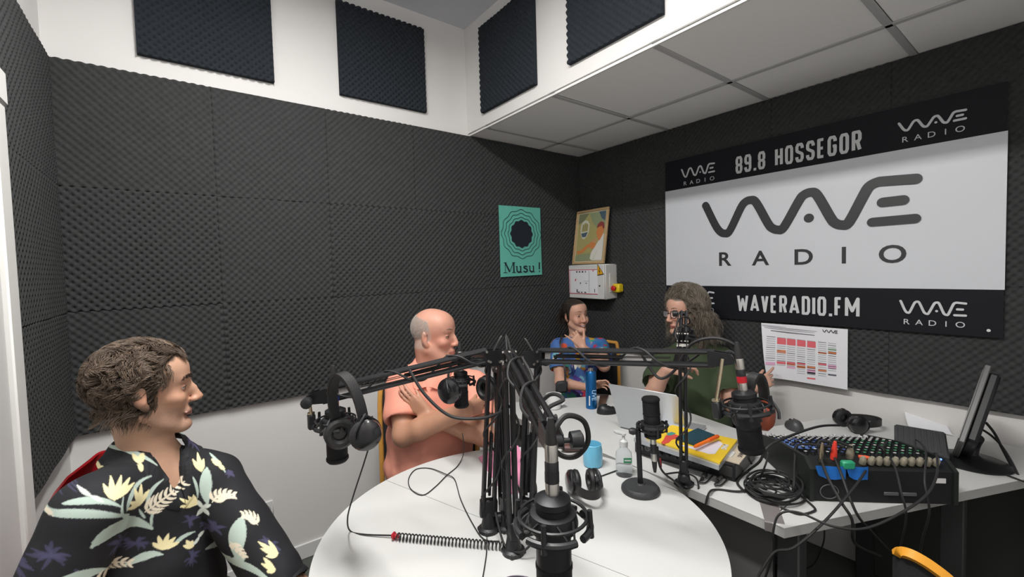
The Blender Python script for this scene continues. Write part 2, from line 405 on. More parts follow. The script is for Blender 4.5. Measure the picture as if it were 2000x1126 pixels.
# ---------------------------------------------------------------- the banner on the right wall
XB = -.040
def bp(u, v):
    q = at(u, v, x=XB); return np.array([-q[1], q[2]])
A_, B_, N_ = np.array([0,-1.,0]), np.array([0,0,1.]), np.array([-1.,0,0])
a0 = (bp(1300,372)[0]+bp(1302,556)[0])/2; a1 = (bp(1968,258)[0]+bp(1960,567)[0])/2
zb0 = (bp(1380,622)[1]+bp(1955,655)[1])/2; zw0 = (bp(1302,556)[1]+bp(1960,567)[1])/2; zw1 = (bp(1301,372)[1]+bp(1968,258)[1])/2; zt1 = zw1+(zw0-zb0)*.98
BN = root('wall_banner', 'large black and white radio station banner on the right foam wall', 'banner', (XB,-(a0+a1)/2,(zb0+zt1)/2))
M_bbk = mat('banner_black_vinyl', (.009,.010,.014), .6, noise=.05, spec=.2); M_bwh = mat('banner_white_vinyl', (.63,.655,.70), .42, noise=.01)
part(BN, 'black_strip', MB().box((XB+.002,-(a0+a1)/2,(zw1+zt1)/2), (.003,a1-a0,zt1-zw1)), M_bbk)
part(BN, 'white_field', MB().box((XB+.0015,-(a0+a1)/2,(zw1+zw0)/2), (.003,a1-a0+.004,zw1-zw0)), M_bwh)
part(BN, 'black_strip', MB().box((XB+.002,-(a0+a1)/2,(zb0+zw0)/2), (.003,a1-a0,zw0-zb0)), M_bbk)
FR = (np.array([XB-.0005,0,0]), A_, B_, N_)
cp = lambda x, y: bp(1280+x/2.251, 180+y/2.251)
LOGO = [(222,498),(262,580),(285,612),(306,620),(328,608),(375,510),(395,483),(418,474),(443,484),(495,575),(515,597),(540,604),(566,592),(630,480),(652,452),(683,440),(712,452),(770,550),(792,575),(822,583),(852,570),(915,455),(940,415),(975,396),(1010,391),(1145,381)]
LP = spline([cp(*p) for p in LOGO], 4); LB1 = [cp(1000,484), cp(1090,474)]; LB2 = [cp(955,571), cp(1142,555)]; LD = cp(675,553)
lg = MB(); stroke(lg, LP, .045, FR, 0, .001); stroke(lg, LB1, .043, FR, 0, .001); stroke(lg, LB2, .041, FR, 0, .001); discs(lg, LD, .023, 0, .001, FR)
part(BN, 'wave_logo', lg, M_bk_ink)
def radio_letters(ctrs, size, m, offset=.0):
    for ch, c in zip('RADIO', ctrs): text_part(BN, 'letter', ch, size, m, (XB-.0008,-c[0],c[1]), A_, B_, N_, sx=1.12, offset=offset)
radio_letters([cp(303,736), cp(462,732), cp(650,727), cp(829,720), cp(1042,715)], .112, M_bk_ink, .0020)
La, Lb = LP[0][0], LP[-1][0]; Lz = min(p[1] for p in LP); Lh = LP[-1][1]-Lz
def small_logo(pl, pr, pbot, ptop, m):
    """pl, pr: pixels of the left and right end, heights by pixel"""
    A0, A1 = bp(*pl)[0], bp(*pr)[0]; Z0, Z1 = bp(*pbot)[1], bp(*ptop)[1]; k = (A1-A0)/(Lb-La+.036); kz = (Z1-Z0)/(Lh+.036)
    f = lambda p: (A0+.018*k+(p[0]-La)*k, Z0+.018*kz+(p[1]-Lz)*kz); wd = .036*k*1.2; s = MB()
    stroke(s, [f(p) for p in LP], wd, FR, 0, .001); stroke(s, [f(p) for p in LB1], wd, FR, 0, .001); stroke(s, [f(p) for p in LB2], wd, FR, 0, .001); discs(s, f(LD), wd*.5, 0, .001, FR)
    part(BN, 'wave_logo', s, m)
    for i, ch in enumerate('RADIO'):
        text_part(BN, 'letter', ch, .034, m, (XB-.0008,-(A0+(A1-A0)*(.11+.2*i)),Z0-.034), A_, B_, N_, sx=1.1)
small_logo((1331,340),(1397,330),(1362,343),(1396,317), M_wh_ink)
small_logo((1754,240),(1889,220),(1785,254),(1886,213), M_wh_ink)
small_logo((1757,600),(1889,600),(1785,614),(1886,590), M_wh_ink)
small_logo((1331,585),(1396,585),(1362,593),(1394,569), M_wh_ink)
t = MB(); p0, p1 = bp(1437,338), bp(1437,303); q0, q1 = bp(1683,296), bp(1683,257)
block_text(t, '89.8 HOSSEGOR', p0[0], q0[0], (p0[1]+q0[1])/2, (p1[1]+q1[1])/2, FR, .0140)
t = MB(); p0, p1 = bp(1440,607), bp(1440,574); q0, q1 = bp(1679,620), bp(1679,581)
block_text(t, 'WAVERADIO.FM', p0[0], q0[0], (p0[1]+q0[1])/2, (p1[1]+q1[1])/2, FR, .0135)
part(BN, 'eyelet', MB().lathe([(.004,0),(.006,.001),(.003,.002)], (XB-.001,-bp(1931,645)[0],bp(1931,645)[1]), (-1,0,0), 10), M_white)
# ---------------------------------------------------------------- programme sheet on the right wall
XP = -.044
def pp(u, v, x=XP): q = at(u, v, x=x); return (-q[1], q[2])
c5 = lambda x, y: pp(1460+x/6.623, 610+y/6.623)
TL, TR_, BR, BL = pp(1484,629), pp(1656,643), pp(1654,759), pp(1512,738)
PS = root('programme_sheet', 'white programme timetable sheet hanging under the banner, its left side curling', 'poster', (XP,-TL[0],TL[1]))
def sheet_pt(a, b):   # left side curls towards the room
    k = max(0, (TL[0]+.16-a)/.16); return np.array([XP-.001-.055*k*k*min(1,max(0,(TL[1]-b)/.25)+.2), -a, b])
nx, nz = 18, 10; vs = []; fs = []
za, zb = (TL[1]+TR_[1])/2, (BR[1]+BL[1])/2
for s_ in (0, 1):
    for i in range(nx+1):
        for j in range(nz+1):
            f = i/nx; g2 = j/nz
            al = TL[0]+.012*(1-f)+(1-g2)*.035*(1-f); a = al+(TR_[0]-al)*f
            b = za+(zb-za)*(1-g2) if True else 0
            q = sheet_pt(a, b); q[0] += .0006*s_; vs.append(q)
id_ = lambda s_, i, j: s_*(nx+1)*(nz+1)+i*(nz+1)+j
for s_ in (0, 1):
    for i in range(nx):
        for j in range(nz): fs.append((id_(s_,i,j), id_(s_,i+1,j), id_(s_,i+1,j+1), id_(s_,i,j+1)))
for i in range(nx): fs += [(id_(0,i,0), id_(0,i+1,0), id_(1,i+1,0), id_(1,i,0)), (id_(0,i,nz), id_(0,i+1,nz), id_(1,i+1,nz), id_(1,i,nz))]
for j in range(nz): fs += [(id_(0,0,j), id_(0,0,j+1), id_(1,0,j+1), id_(1,0,j)), (id_(0,nx,j), id_(0,nx,j+1), id_(1,nx,j+1), id_(1,nx,j))]
part(PS, 'sheet', MB().add(vs, fs), M_paper)
inkm = [mat('grey_print', srgb(165,165,175), .7), mat('red_print', srgb(225,105,115), .7), mat('orange_print', srgb(215,130,85), .7), mat('pink_print', srgb(225,175,205), .7), mat('green_print', srgb(180,205,185), .7), mat('dark_print', srgb(90,90,100), .7)]
pr = MB()
def cell(x, y, w_, h_, m):
    pr.mi = m; q = [c5(x,y), c5(x+w_,y+w_*.115), c5(x+w_,y+h_+w_*.115), c5(x,y+h_)]
    pr.add([sheet_pt(*p)-np.array([.0008,0,0]) for p in q], [(0,3,2,1)])
colx = [265,390,512,642,772,915,1043]
for i, cx in enumerate(colx):
    for j in range(17):
        yy = 300+j*27+(cx-265)*.115
        if 1 <= i <= 4 and j in (1,2,3): continue
        if j > 13 and i in (0,1,2,6): continue
        cell(cx, yy, 105, 7, 0 if (i*7+j*3) % 5 else 5)
for i in (1,2,3,4): cell(colx[i], 322+(colx[i]-390)*.115, 112, 80, 1)
for i, y, h_, m in [(1,475,42,2),(5,505,20,2),(6,500,30,2),(6,455,30,4),(2,635,30,1),(3,640,25,1),(3,680,30,2),(2,655,18,2),(2,690,25,3),(4,690,25,2),(4,725,50,3),(4,770,18,5),(4,835,20,1),(5,650,22,1),(5,730,22,2),(6,670,50,3),(6,790,20,5),(0,625,40,3),(1,625,30,1)]: cell(colx[i], y, 108, h_, m)
cell(200,160,700,7,0); cell(230,185,640,6,0); cell(310,225,560,8,5); cell(200,150,300,4,0)
part(PS, 'print', pr, inkm)
lgs = MB(); f0 = c5(975,230); f1 = c5(1165,250); k = (f1[0]-f0[0])/(Lb-La); FRp = (np.array([XP-.002,0,0]), A_, B_, N_)
for s_ in (LP, LB1, LB2): stroke(lgs, [(f0[0]+(p[0]-La)*k, f1[1]-.006+(p[1]-Lz)*k) for p in s_], .0028, FRp, 0, .0004)
part(PS, 'wave_logo', lgs, M_bk_ink)
# ---------------------------------------------------------------- teal poster on the back wall
YP = -.036
def qa(u, v): q = at(u, v, y=YP); return np.array([q[0], q[2]])
ct = lambda x, y: qa(940+x/4.693, 380+y/4.693)
MP = root('teal_poster', 'teal paper poster with black wavy rosette pinned on the back foam wall', 'poster', (qa(1016,470)[0],YP,qa(1016,470)[1]))
M_teal = mat('teal_paper', srgb(98,182,166), .7, noise=.02, nscale=8); M_navy = mat('poster_ink', srgb(20,30,42), .6)
def paper_sheet(rt, corners, to3, m, curl=.004, name='sheet', n=10):
    c = [np.array(p, float) for p in corners]; vs = []; fs = []   # TL TR BR BL
    for s_ in (0,1):
        for i in range(n+1):
            for j in range(n+1):
                f, g2 = i/n, j/n; p = (c[3]*(1-f)+c[2]*f)*(1-g2)+(c[0]*(1-f)+c[1]*f)*g2
                vs.append(to3(p, -.0003+curl*(.5+.5*math.sin(f*9+g2*4))*(.3+.7*abs(2*f-1))+.0006*s_))
    I = lambda s_, i, j: s_*(n+1)**2+i*(n+1)+j
    for s_ in (0,1):
        for i in range(n):
            for j in range(n): fs.append((I(s_,i,j),I(s_,i+1,j),I(s_,i+1,j+1),I(s_,i,j+1)))
    for k in range(n):
        for (a, b) in (((k,0),(k+1,0)),((k,n),(k+1,n)),((0,k),(0,k+1)),((n,k),(n,k+1))): fs.append((I(0,*a),I(0,*b),I(1,*b),I(1,*a)))
    return part(rt, name, MB().add(vs, fs), m)
t3 = lambda p, o: np.array([p[0], YP-o, p[1]])
paper_sheet(MP, [ct(158,95), ct(538,122), ct(556,732), ct(176,755)], t3, M_teal, .002)
FRt = (np.array([0,YP-.003,0]), np.array([1.,0,0]), np.array([0,0,1.]), np.array([0,-1.,0]))
cc = ct(368,360); rx = ct(465,360)[0]-cc[0]; rz = cc[1]-ct(368,484)[1]; ro = MB()
ro.prism([(cc[0]+rx*(1+.045*math.cos(12*t_))*math.cos(t_), cc[1]+rz*(1+.045*math.cos(12*t_))*math.sin(t_)) for t_ in np.linspace(0, 2*PI, 97)[:-1]], 0, .0006, np.array(FRt[1:]).T, FRt[0])
for kk in (1.22, 1.50, 1.78):
    ro.lay = 0
    stroke(ro, [(cc[0]+rx*kk*(1+.035*math.cos(12*t_))*math.cos(t_), cc[1]+rz*(kk*.985)*(1+.035*math.cos(12*t_))*math.sin(t_)) for t_ in np.linspace(0, 2*PI, 121)], .0032, FRt, 0, .0005, False)
part(MP, 'rosette', ro, M_navy)
def seriftext():
    s = MB(); X0, Z0 = ct(212,718); X1, Z1 = ct(548,615); Wd, Hh = X1-X0, Z1-Z0
    def st(pts, w_): stroke(s, [(X0+x*Wd, Z0+y*Hh) for x, y in pts], w_, FRt, 0, .0005, False)
    tk, th = .0125, .0045
    st([(.02,.04),(.02,.98)], th); st([(.02,.98),(.13,.1)], tk); st([(.13,.1),(.23,1)], th); st([(.24,.02),(.24,.98)], tk)
    for x, y, d in ((.02,.03,.05),(.24,.03,.05),(.02,.97,.04),(.24,.97,.04)): st([(x-d,y),(x+d,y)], th)
    for x0 in (.32, .67):
        st([(x0,.62),(x0,.16),(x0+.05,.03),(x0+.10,.12)], tk*.85); st([(x0+.10,.62),(x0+.10,.05)], tk*.85); st([(x0-.03,.61),(x0+.01,.61)], th); st([(x0+.07,.61),(x0+.11,.61)], th); st([(x0+.09,.03),(x0+.14,.03)], th)
    st([(.60,.52),(.56,.62),(.51,.56),(.51,.46),(.60,.28),(.60,.14),(.55,.03),(.49,.14)], tk*.8)
    st([(.94,.95),(.935,.28)], tk); st([(.925,.07),(.95,.07)], tk*.9)
    part(MP, 'lettering', s, M_navy)
seriftext()
# ---------------------------------------------------------------- electrical box, warning sign, stop button, framed picture
D0 = -.16
yL = at(1107,550,x=D0)[1]; yR = at(1181,550,x=D0)[1]; zt = at(1181,515,x=D0)[2]; zb_ = at(1181,585,x=D0)[2]
EB = root('electrical_box', 'white wall-mounted electrical cabinet under the framed picture', 'electrical box', (D0/2,(yL+yR)/2,zb_))
yc_ = (yL+yR)/2; ww = yL-yR
part(EB, 'body', MB().box((D0/2-.002,yc_,(zt+zb_)/2), (-D0-.02,ww,zt-zb_), bev=.008), mat('cabinet_enamel', (.66,.66,.65), .4, noise=.02))
part(EB, 'door', MB().box((D0+.004,yc_,(zt+zb_)/2), (.014,ww-.006,zt-zb_-.006), bev=.004), mat('cabinet_enamel', (.66,.66,.65)))
part(EB, 'lock', MB().lathe([(.006,0),(.006,.003),(.004,.004)], (D0-.003,yR+.045,zb_+.10), (-1,0,0), 10), M_black)
part(EB, 'side_flap', MB().box((D0/2,yR-.002,zb_+.12), (.06,.005,.14), bev=.002), mat('cabinet_enamel', (.66,.66,.65)))
FE = (np.array([D0-.004,0,0]), A_, B_, N_); ew = lambda x, y: (lambda q: np.array([-q[1], q[2]]))(at(940+x/4.693, 380+y/4.693, x=D0-.004))
P = MB(); lo, hi = ew(806,905), ew(1065,680); P.box((D0-.0045,-(lo[0]+hi[0])/2,(lo[1]+hi[1])/2), (.001,hi[0]-lo[0],hi[1]-lo[1]))
part(EB, 'safety_notice', P, M_paper, 'white safety notice with a red border')
rb = MB(); rb.mi = 0; FE2 = (np.array([D0-.0052,0,0]), A_, B_, N_)
stroke(rb, [(lo[0]+.004,hi[1]-.004),(hi[0]-.002,hi[1]-.004)], .005, FE2, 0, .0004, False); stroke(rb, [(lo[0]+.004,hi[1]),(lo[0]+.004,lo[1])], .006, FE2, 0, .0004, False); stroke(rb, [(lo[0]+.016,hi[1]-.004),(lo[0]+.016,lo[1])], .003, FE2, 0, .0004, False); stroke(rb, [(lo[0]+.004,lo[1]+.003),(hi[0]-.002,lo[1]+.003)], .005, FE2, 0, .0004, False)
rb.mi = 1; dW, dH = hi[0]-lo[0], hi[1]-lo[1]
for x, y, w_, h_ in ((.30,.90,.05,.06),(.40,.90,.05,.06),(.50,.90,.06,.06),(.60,.90,.03,.06),(.42,.44,.03,.07),(.62,.44,.05,.03),(.30,.12,.04,.14),(.36,.07,.06,.05),(.46,.07,.05,.05),(.58,.07,.06,.05),(.90,.15,.02,.14),(.72,.5,.008,.85),(.62,.52,.2,.008)):
    stroke(rb, [(lo[0]+x*dW,lo[1]+(y-h_/2)*dH),(lo[0]+x*dW,lo[1]+(y+h_/2)*dH)], w_*dW, FE2, 0, .0004, False)
rb.mi = 0
for x, y in ((.24,.52),(.86,.90),(.26,.56)): stroke(rb, [(lo[0]+x*dW,lo[1]+y*dH),(lo[0]+x*dW,lo[1]+(y+.06)*dH)], .008, FE2, 0, .0004, False)
part(EB, 'print', rb, [mat('red_notice_ink', srgb(190,45,70), .6), mat('dark_notice_ink', srgb(60,55,65), .6)])
W1, W2, W3 = ew(1066,633), ew(1126,728), ew(1066,741)
WS = MB(); WS.prism([tuple(W3), tuple(W2), tuple(W1)], 0, .001, np.array([A_,B_,N_]).T, (D0-.006,0,0))
ws = part(EB, 'warning_triangle', WS, mat('sign_black', (.02,.02,.02), .5), 'yellow electrical warning triangle sticker'); cW = (W1+W2+W3)/3
WS2 = MB(); WS2.prism([tuple(cW+(p-cW)*.8) for p in (W3,W2,W1)], 0, .001, np.array([A_,B_,N_]).T, (D0-.0068,0,0)); part(ws, 'yellow_field', WS2, mat('sign_yellow', srgb(240,175,30), .45))
bl = MB(); stroke(bl, [tuple(cW+np.array([.002,.022])), tuple(cW+np.array([-.006,.0])), tuple(cW+np.array([.007,.003])), tuple(cW+np.array([-.002,-.018]))], .005, (np.array([D0-.008,0,0]), A_, B_, N_), 0, .0006, False); part(ws, 'bolt', bl, mat('sign_black', (.02,.02,.02)))
# emergency stop on the right side of the cabinet
ec = at(1207,562,x=-.065)
ES = root('emergency_stop', 'yellow emergency stop box with red button beside the white cabinet', 'stop button', (-.037,ec[1],ec[2]-.03))
part(ES, 'housing', MB().box((-.066,ec[1],ec[2]), (.055,.062,.062), bev=.008), mat('stop_yellow', srgb(235,205,40), .4, noise=.02))
part(ES, 'collar', MB().lathe([(.013,0),(.013,.012)], (-.093,ec[1]+.004,ec[2]), (-1,0,0), 14), M_black)
part(ES, 'red_button', MB().lathe([(.012,0),(.019,.004),(.019,.013),(.012,.018)], (-.104,ec[1]+.004,ec[2]), (-1,0,0), 18), mat('stop_red', srgb(200,30,30), .35))
# framed picture leaning on the wall, standing on the cabinet
def fp(u, v, f): x = -.142+.07*f; return at(u, v, x=x)
c1, c2, c3, c4 = [np.array(q) for q in (fp(1118,513,0), fp(1180,514,0), fp(1190,405,1), fp(1127,412,1))]   # BL BR TR TL
c1[2] = c2[2] = zt+.004
ex = nrm(c2-c1); ez = nrm((c4+c3)/2-(c1+c2)/2); ey = np.cross(ez, ex); ez = np.cross(ex, ey); Rf = np.array([ex, ey, ez]).T
fw_, fh_ = np.linalg.norm(c2-c1), np.linalg.norm((c4+c3-c1-c2)/2)
PF = root('framed_picture', 'wood-framed vintage illustration leaning on top of the white cabinet', 'picture', (c1+c2)/2, Rf)
fr_ = MB(); b_ = .017
for c, s_ in (((0,0,b_/2),(fw_,.018,b_)),((0,0,fh_-b_/2),(fw_,.018,b_)),((-fw_/2+b_/2,0,fh_/2),(b_,.018,fh_-2*b_)),((fw_/2-b_/2,0,fh_/2),(b_,.018,fh_-2*b_))): fr_.box(c, s_, bev=.003)
part(PF, 'frame', fr_, mat('pale_wood_frame', srgb(190,160,118), .5, noise=.15, nscale=40), local=True)
part(PF, 'backing', MB().box((0,.004,fh_/2), (fw_-.02,.004,fh_-.02)), mat('frame_liner', srgb(205,195,165), .6), local=True)
art = MB(); X = fw_/2-.026
def shp(pts, m, o): art.mi = m; art.prism([(x*X, .026+(fh_-.052)*y) for x, y in pts], 0, .0004, np.array([[1,0,0],[0,0,1],[0,-1,0]]).T, (0,-.001-o*.0005,0))
shp([(-1,0),(1,0),(1,1),(-1,1)], 0, 0); shp([(-1,0),(1,0),(1,.10),(.1,.16),(-1,.12)], 1, 1); shp([(-.2,1),(.1,.78),(.6,.62),(1,.66),(1,1)], 1, 1); shp([(.5,1),(.75,.85),(1,.80),(1,1)], 3, 2); shp([(-1,.78),(-.6,.84),(-.2,1),(-1,1)], 6, 1)
el = lambda cx, cy, rx_, ry_, n=16: [(cx+rx_*math.cos(2*PI*k/n), cy+ry_*math.sin(2*PI*k/n)) for k in range(n)]
shp([(-.80,.66),(-.74,.56),(-.60,.47),(-.45,.45),(-.28,.50),(-.14,.60),(-.12,.76),(-.28,.84),(-.48,.86),(-.68,.82),(-.78,.74)], 2, 2); shp([(-.70,.61),(-.22,.62),(-.20,.76),(-.42,.80),(-.66,.76)], 0, 3); shp([(-.72,.58),(-.60,.50),(-.34,.50),(-.20,.60)], 3, 3)
for x_ in (-.6,-.46,-.34): shp([(x_,.63),(x_+.04,.63),(x_+.04,.76),(x_,.76)], 6, 4)
shp([(.12,.04),(.30,.0),(1,.0),(1,.52),(.88,.56),(.66,.40),(.42,.28),(.18,.16)], 4, 2); shp([(.42,.0),(.62,.20),(.56,.21),(.34,.02)], 2, 3)
shp([(.46,.60),(.50,.50),(.62,.42),(.72,.40),(.92,.52),(.98,.66),(.90,.72),(.54,.70)], 5, 3); shp([(.44,.66),(.50,.74),(.70,.79),(.94,.76),(1,.66),(.94,.62),(.80,.70),(.58,.68)], 7, 4); shp([(.46,.60),(.40,.56),(.50,.55)], 5, 3)
shp([(-.96,.20),(-.62,.22),(-.20,.32),(.18,.38),(.50,.34),(.40,.26),(.20,.24),(-.06,.28),(-.40,.18),(-.80,.14)], 5, 3); shp([(-.1,.31),(.10,.40),(.36,.46),(.56,.42),(.46,.33),(.2,.34)], 8, 2)
part(PF, 'print', art, [mat('art_ochre', srgb(168,160,105), .6), mat('art_sage', srgb(140,150,115), .6), mat('art_cream', srgb(205,205,190), .6), mat('art_slate', srgb(75,95,110), .6), mat('art_white', srgb(215,212,205), .6), mat('art_orange', srgb(205,130,75), .6), mat('art_olive', srgb(120,125,95), .6), mat('art_maroon', srgb(140,62,60), .6), mat('art_sand', srgb(190,150,105), .6)], local=True)
# wall socket low on the back wall
sc_ = at(503,1000,y=-.006)
SK = root('wall_socket', 'white double wall socket low on the back wall beside the patterned shirt', 'socket', (sc_[0],-.001,sc_[2]))
part(SK, 'plate', MB().box((sc_[0],-.006,sc_[2]), (.14,.011,.082), bev=.004), M_white)
for dx in (-.035,.035): part(SK, 'insert', MB().lathe([(.021,0),(.023,.002),(.019,.003)], (sc_[0]+dx,-.011,sc_[2]), (0,-1,0), 16), mat('socket_grey', (.45,.45,.46), .5))
# ================================================================ PEOPLE: smooth implicit bodies meshed with surface nets
class SDF:
    def __init__(s, lo, hi, h):
        s.o = np.array(lo, float); s.h = h; s.n = np.ceil((np.array(hi)-s.o)/h).astype(int)+1
        s.F = np.full(s.n, 9., np.float32)
    def sub(s, lo, hi):
        a = np.clip(np.floor((np.array(lo)-s.o)/s.h).astype(int), 0, s.n); b = np.clip(np.ceil((np.array(hi)-s.o)/s.h).astype(int)+1, 0, s.n)
        if (b <= a).any(): return None, None
        sl = tuple(slice(i, j) for i, j in zip(a, b))
        g = [(s.o[k]+s.h*np.arange(a[k], b[k])).astype(np.float32) for k in range(3)]
        return sl, np.meshgrid(*g, indexing='ij', sparse=True)
    def put(s, sl, D, k, op):
        A = s.F[sl]
        if op == 'u':
            if k > 0: H = np.maximum(k-np.abs(A-D), 0)/k; s.F[sl] = np.minimum(A, D)-H*H*k*.25
            else: s.F[sl] = np.minimum(A, D)
        else:
            D = -D
            if k > 0: H = np.maximum(k-np.abs(A-D), 0)/k; s.F[sl] = np.maximum(A, D)+H*H*k*.25
            else: s.F[sl] = np.maximum(A, D)
    def cap(s, a, b, ra, rb=None, k=.01, op='u'):
        rb = ra if rb is None else rb; a = np.asarray(a, float); b = np.asarray(b, float); m = max(ra, rb)+k+s.h*2
        sl, g = s.sub(np.minimum(a,b)-m, np.maximum(a,b)+m)
        if sl is None: return
        d = b-a; L = d@d+1e-12
        t = np.clip(((g[0]-a[0])*d[0]+(g[1]-a[1])*d[1]+(g[2]-a[2])*d[2])/L, 0, 1)
        D = np.sqrt((g[0]-a[0]-t*d[0])**2+(g[1]-a[1]-t*d[1])**2+(g[2]-a[2]-t*d[2])**2)-(ra+(rb-ra)*t)
        s.put(sl, D.astype(np.float32), k, op)
    def ell(s, c, r, R=None, k=.01, op='u'):
        R = np.eye(3) if R is None else R; r = np.array(r, float); c = np.asarray(c, float); m = r.max()+k+s.h*2
        sl, g = s.sub(c-m, c+m)
        if sl is None: return
        x, y, z = g[0]-c[0], g[1]-c[1], g[2]-c[2]
        q = [(x*R[0,i]+y*R[1,i]+z*R[2,i]) for i in range(3)]
        k0 = np.sqrt(sum((q[i]/r[i])**2 for i in range(3))); k1 = np.sqrt(sum((q[i]/r[i]**2)**2 for i in range(3)))+1e-9
        s.put(sl, (k0*(k0-1)/k1).astype(np.float32), k, op)
    def plane(s, c, n, k=.004):
        """cut away the side n points to"""
        n = nrm(n); g = np.meshgrid(*[(s.o[i]+s.h*np.arange(s.n[i])).astype(np.float32) for i in range(3)], indexing='ij', sparse=True)
        s.put((slice(None),)*3, -((g[0]-c[0])*n[0]+(g[1]-c[1])*n[1]+(g[2]-c[2])*n[2]).astype(np.float32), k, 'c')
    def mesh(s):
        F = s.F; n = F.shape; neg = F < 0
        c8 = [neg[i:n[0]-1+i, j:n[1]-1+j, k:n[2]-1+k] for i in (0,1) for j in (0,1) for k in (0,1)]
        anyn = np.logical_or.reduce(c8); alln = np.logical_and.reduce(c8); act = anyn & ~alln
        I = np.argwhere(act); N = len(I); idx = np.full(act.shape, -1, np.int64); idx[act] = np.arange(N)
        P = np.zeros((N,3)); W = np.zeros(N)
        val = lambda d: F[I[:,0]+d[0], I[:,1]+d[1], I[:,2]+d[2]].astype(float)
        for ax in range(3):
            for u in (0,1):
                for v in (0,1):
                    d0 = [0,0,0]; o = [i for i in range(3) if i != ax]; d0[o[0]] = u; d0[o[1]] = v; d1 = list(d0); d1[ax] = 1
                    a, b = val(d0), val(d1); m = (a < 0) != (b < 0); t = np.where(m, a/(a-b+1e-12*(a==b)), 0)
                    q = np.array(d0, float)[None]+t[:,None]*np.eye(3)[ax][None]; P[m] += q[m]; W[m] += 1
        P = s.o+(I+P/W[:,None])*s.h
        faces = []
        for ax in range(3):
            o = [i for i in range(3) if i != ax]
            a = [slice(1,-1)]*3; a[ax] = slice(0,-1); b = [slice(1,-1)]*3; b[ax] = slice(1,None)
            A, B = neg[tuple(a)], neg[tuple(b)]; E = np.argwhere(A != B)
            off = np.array([1,1,1]); off[ax] = 0; E0 = E+off; flip = A[A != B]
            def cell(du, dv): q = E0.copy(); q[:,o[0]] -= du; q[:,o[1]] -= dv; return idx[q[:,0],q[:,1],q[:,2]]
            Q = np.stack([cell(0,0), cell(1,0), cell(1,1), cell(0,1)], -1)
            if ax == 1: flip = ~flip
            Q[~flip] = Q[~flip][:, ::-1]; faces.append(Q)
        Fc = np.concatenate(faces); Fc = Fc[(Fc >= 0).all(1)]
        return P, Fc
def subdiv(V, F):
    n = len(V); E = np.sort(np.concatenate([F[:,[0,1]],F[:,[1,2]],F[:,[2,3]],F[:,[3,0]]]), 1); key = E[:,0].astype(np.int64)*n+E[:,1]
    u, ix, inv = np.unique(key, return_index=True, return_inverse=True); M = (V[E[ix,0]]+V[E[ix,1]])/2; C = V[F].mean(1); m = len(F); e = (n+inv.reshape(-1)).reshape(4,m); c = n+len(u)+np.arange(m)
    return np.concatenate([V, M, C]), np.concatenate([np.stack([F[:,j], e[j], c, e[j-1]], 1) for j in range(4)])
def np_mesh(name, V, F, mats, col=None, M=None, smooth=True, mi=None):
    if M is not None: A = np.array(M.inverted()); V = V@A[:3,:3].T+A[:3,3]
    me = bpy.data.meshes.new(name); me.vertices.add(len(V)); me.vertices.foreach_set('co', np.ascontiguousarray(V, dtype=np.float32).ravel())
    k = F.shape[1]; me.loops.add(len(F)*k); me.loops.foreach_set('vertex_index', F.astype(np.int32).ravel())
    me.polygons.add(len(F)); me.polygons.foreach_set('loop_start', np.arange(0, len(F)*k, k, dtype=np.int32))
    for m in (mats if isinstance(mats, list) else [mats]): me.materials.append(m)
    if mi is not None: me.polygons.foreach_set('material_index', mi.astype(np.int32))
    me.update(calc_edges=True); me.validate()
    if col is not None:
        ca = me.color_attributes.new('col', 'FLOAT_COLOR', 'POINT'); ca.data.foreach_set('color', np.concatenate([col, np.ones((len(col),1))], 1).astype(np.float32).ravel())
    if smooth: me.shade_smooth()
    return me
def np_part(rt, name, V, F, mats, col=None, label=None, **k):
    o = bpy.data.objects.new(name, np_mesh(name, V, F, mats, col, ROOTM[rt.name], **k)); COL.objects.link(o); o.parent = rt; ROOTM[o.name] = ROOTM[rt.name]
    return props(o, label)
def relax(V, F, it=2):
    E = np.concatenate([F[:,[0,1]],F[:,[1,2]],F[:,[2,3]],F[:,[3,0]]])
    for _ in range(it):
        S_ = np.zeros_like(V); C_ = np.zeros(len(V)); np.add.at(S_, E[:,0], V[E[:,1]]); np.add.at(S_, E[:,1], V[E[:,0]]); np.add.at(C_, E.ravel(), 1)
        V = .5*V+.5*S_/np.maximum(C_,1)[:,None]
    return V
sm = lambda e0, e1, x: (lambda t: t*t*(3-2*t))(np.clip((x-e0)/(e1-e0), 0, 1))
gs = lambda d2, r: np.exp(-d2/(r*r))
